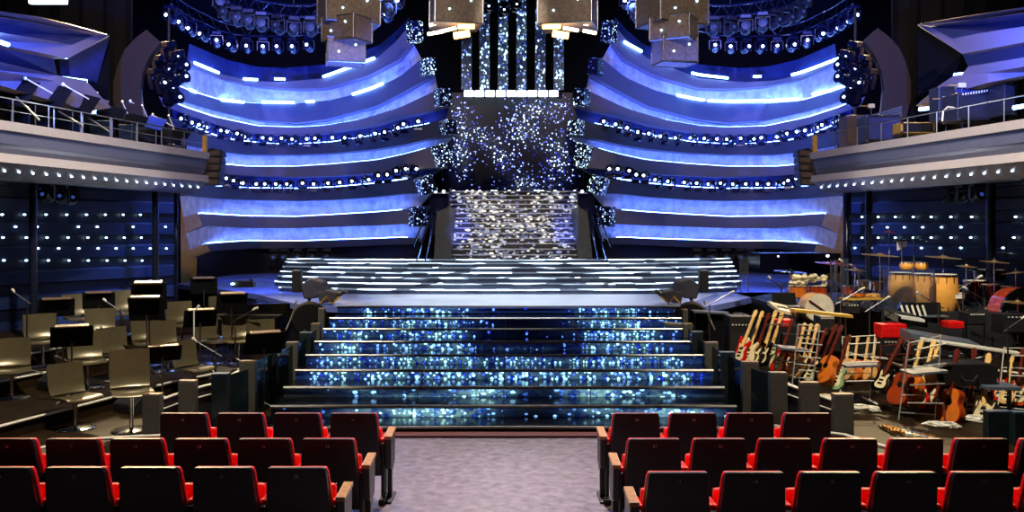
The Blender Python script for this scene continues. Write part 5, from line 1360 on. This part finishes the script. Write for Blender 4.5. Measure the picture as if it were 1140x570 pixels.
cab(1003,136,1041,148,18.0,.4,'tan','tan slatted crate on the balcony between the dark cases','black')
cab(1045,96,1066,134,16.6,.4,'black','narrow dark amplifier with looping cable on the guitar-side balcony')
cab(1066,103,1122,134,16.0,.6,'black','long grey-green mixing desk case on the guitar-side balcony','charcoal')
cab(1118,92,1130,128,15.4,.5,'black','upright black case at the end of the long mixing desk')
t = thing('slatted_cover', P(985,125,18.7), 'open grey slatted lid leaning over the black equipment case on the balcony','lid')
for k in range(4): MB().prism([P(966,129-k*0+k*3.0,18.7),P(1004,118+k*3.0,18.7),P(1004,119.8+k*3.0,18.7),P(966,130.8+k*3.0,18.7)], (0,.04,0)).build('slat','greyp',t)
t = thing('desk_cover', P(1095,92,16.2), 'raised blue-grey lid of the long mixing desk on the balcony','lid')
MB().prism([P(1066,98,16.3),P(1118,86,16.3),P(1119,96,16.3),P(1066,104,16.3)], (0,.05,0)).build('panel','blueback',t)
for k in range(16): MB().box(P(1072+k*3,105-k*.45,15.9),(.02,.02,.03+.02*rnd.random())).build('lit_button','edge',t)
for k,(px,py,Y,l) in enumerate(((970,118,18.9,'beside the open slatted lid'),(1071,95,16.2,'on the amplifier corner'),(1053,110,16.6,'behind the narrow amplifier'))):
    c = P(px,py,Y); t = thing('balcony_tripod',(c.x,Y,4.16),'tripod with a pale clamp head on the guitar-side balcony, '+l,'stand')
    MB().tube([c,(c.x,Y,4.2)], .014, 6).build('pole','black',t); MB().box(c,(.14,.06,.09)).build('clamp_head','gwhite',t,bev=.01)
    MB().tube([c+Vector((-.25,0,.0)),c], .012, 6).build('side_arm','tan',t)
for k,(pts,m,lab) in enumerate([([(1049,135),(1050,124),(1055,119),(1062,120)],'gwhite','pale yellow cable arching in front of the narrow balcony amplifier'),([(1041,136),(1043,128),(1042,122)],'orange','orange cable hanging by the tan slatted crate'),([(1111,130),(1113,110),(1118,95)],'gwhite','pale cable across the front of the long mixing desk')]):
    tag(MB().tube([P(x,y,15.9 if k!=1 else 17.5) for x,y in pts], .018, 6).build('loose_cable',m,smooth=True),lab,'cable')
# small lamps under the balconies
for sd in (-1,1):
    for k,(px,py,Y) in enumerate(((52,207,17.5),(68,208,18.3),(80,209,19.0))):
        p = P(px,py,Y); p.x = p.x if sd < 0 else -p.x; mh_dim.place((p.x,p.y,3.62), rz=.3*k, scale=.9, label='dark lamp hanging under the balcony, %s, %s from the frame edge' % (SIDE[sd], ORD[k]), group='dark lamps under the balcony, '+SIDE[sd])

# ================= light =================
w = bpy.data.worlds.new('world'); sc.world = w; w.use_nodes = True
w.node_tree.nodes['Background'].inputs[0].default_value = (.25,.3,.6,1); w.node_tree.nodes['Background'].inputs[1].default_value = .10
def spot(name, loc, tgt, e, col, ang=60, blend=.6, r=.15):
    l = bpy.data.lights.new(name,'SPOT'); l.energy = e; l.color = col; l.spot_size = R(ang); l.spot_blend = blend; l.shadow_soft_size = r
    o = bpy.data.objects.new(name,l); COL.objects.link(o); o.location = loc
    o.rotation_euler = (Vector(tgt)-Vector(loc)).to_track_quat('-Z','Y').to_euler(); return o
WARM = (1,.74,.40); BLUE = (.06,.12,1); WHT = (1,.95,.92)
for sd in (-1,1):
    spot('pit_spotlight', (sd*3.5,9.5,10), (sd*7,14.5,.5), 5600, (1,.88,.70), 56)
    spot('pit_back_spotlight', (sd*10,24,10.5), (sd*7,14,.5), 12000, WARM, 50)
    spot('shell_front_spotlight', (sd*3,6,12.5), (sd*7,28,3.0), 3600, (1,.84,.84), 50)
    spot('shell_blue_spotlight', (sd*1.5,17,2.2), (sd*8,28.5,10.5), 14000, BLUE, 48)
    spot('shell_top_blue_spotlight', (sd*5,16,12.8), (sd*8,29,9.0), 7000, (.10,.14,1), 44)
    spot('balcony_spotlight', (sd*1.0,6,11), (sd*8.5,16,4.2), 3000, (1,.88,.82), 27)
    spot('upper_box_blue_spotlight', (sd*7.0,13.2,5.6), (sd*9.8,17,7.6), 1900, BLUE, 90)
    spot('balcony_facet_fill', (sd*4.5,18.5,1.5), (sd*7.9,17,3.7), 260, (.9,.92,1), 50)  # added fill lamp, no real fixture, brightens the balcony facet
    spot('wing_blue_spotlight', (sd*3,24,9.5), (sd*7.5,23,1.2), 9000, (.12,.22,1), 46)
    spot('side_wall_spotlight', (sd*5.5,12,6), (sd*10.5,18,2.2), 300, (.5,.65,1), 60)
    spot('shell_corner_spotlight', (sd*6.5,18.5,2.6), (sd*9.3,25,2.6), 420, (1,.80,.5), 18)
for sd in (-1,1): spot('stair_side_spotlight', (sd*1.0,24,2.4), (sd*2.9,31.6,3.4), 500, BLUE, 22)
spot('aisle_spotlight', (0,14,11), (-.1,9.6,0), 2200, WHT, 30)
spot('aisle_back_spotlight', (0,22,11.5), (-.1,9.3,0), 2400, (.95,.95,1), 22)
spot('seat_red_spotlight', (0,12,10), (-3,7,.8), 3600, (1,.85,.8), 60)
spot('seat_red_spotlight', (0,12,10), (3,7,.8), 3600, (1,.85,.8), 60)
spot('stage_top_spotlight', (0,24,12.5), (0,22.5,1.2), 2600, (.6,.72,1), 44)
spot('apron_spotlight', (0,14,11.5), (0,18.6,1.2), 9000, (.85,.92,1), 34)
spot('stair_spotlight', (0,16,10.5), (0,28.5,2.6), 1800, (1,.92,.80), 20)
spot('lantern_spotlight', (0,10,9.5), (-3.5,20,7), 380, (1,.85,.7), 30)
spot('lantern_spotlight', (0,10,9.5), (3.5,20,7), 380, (1,.85,.7), 30)
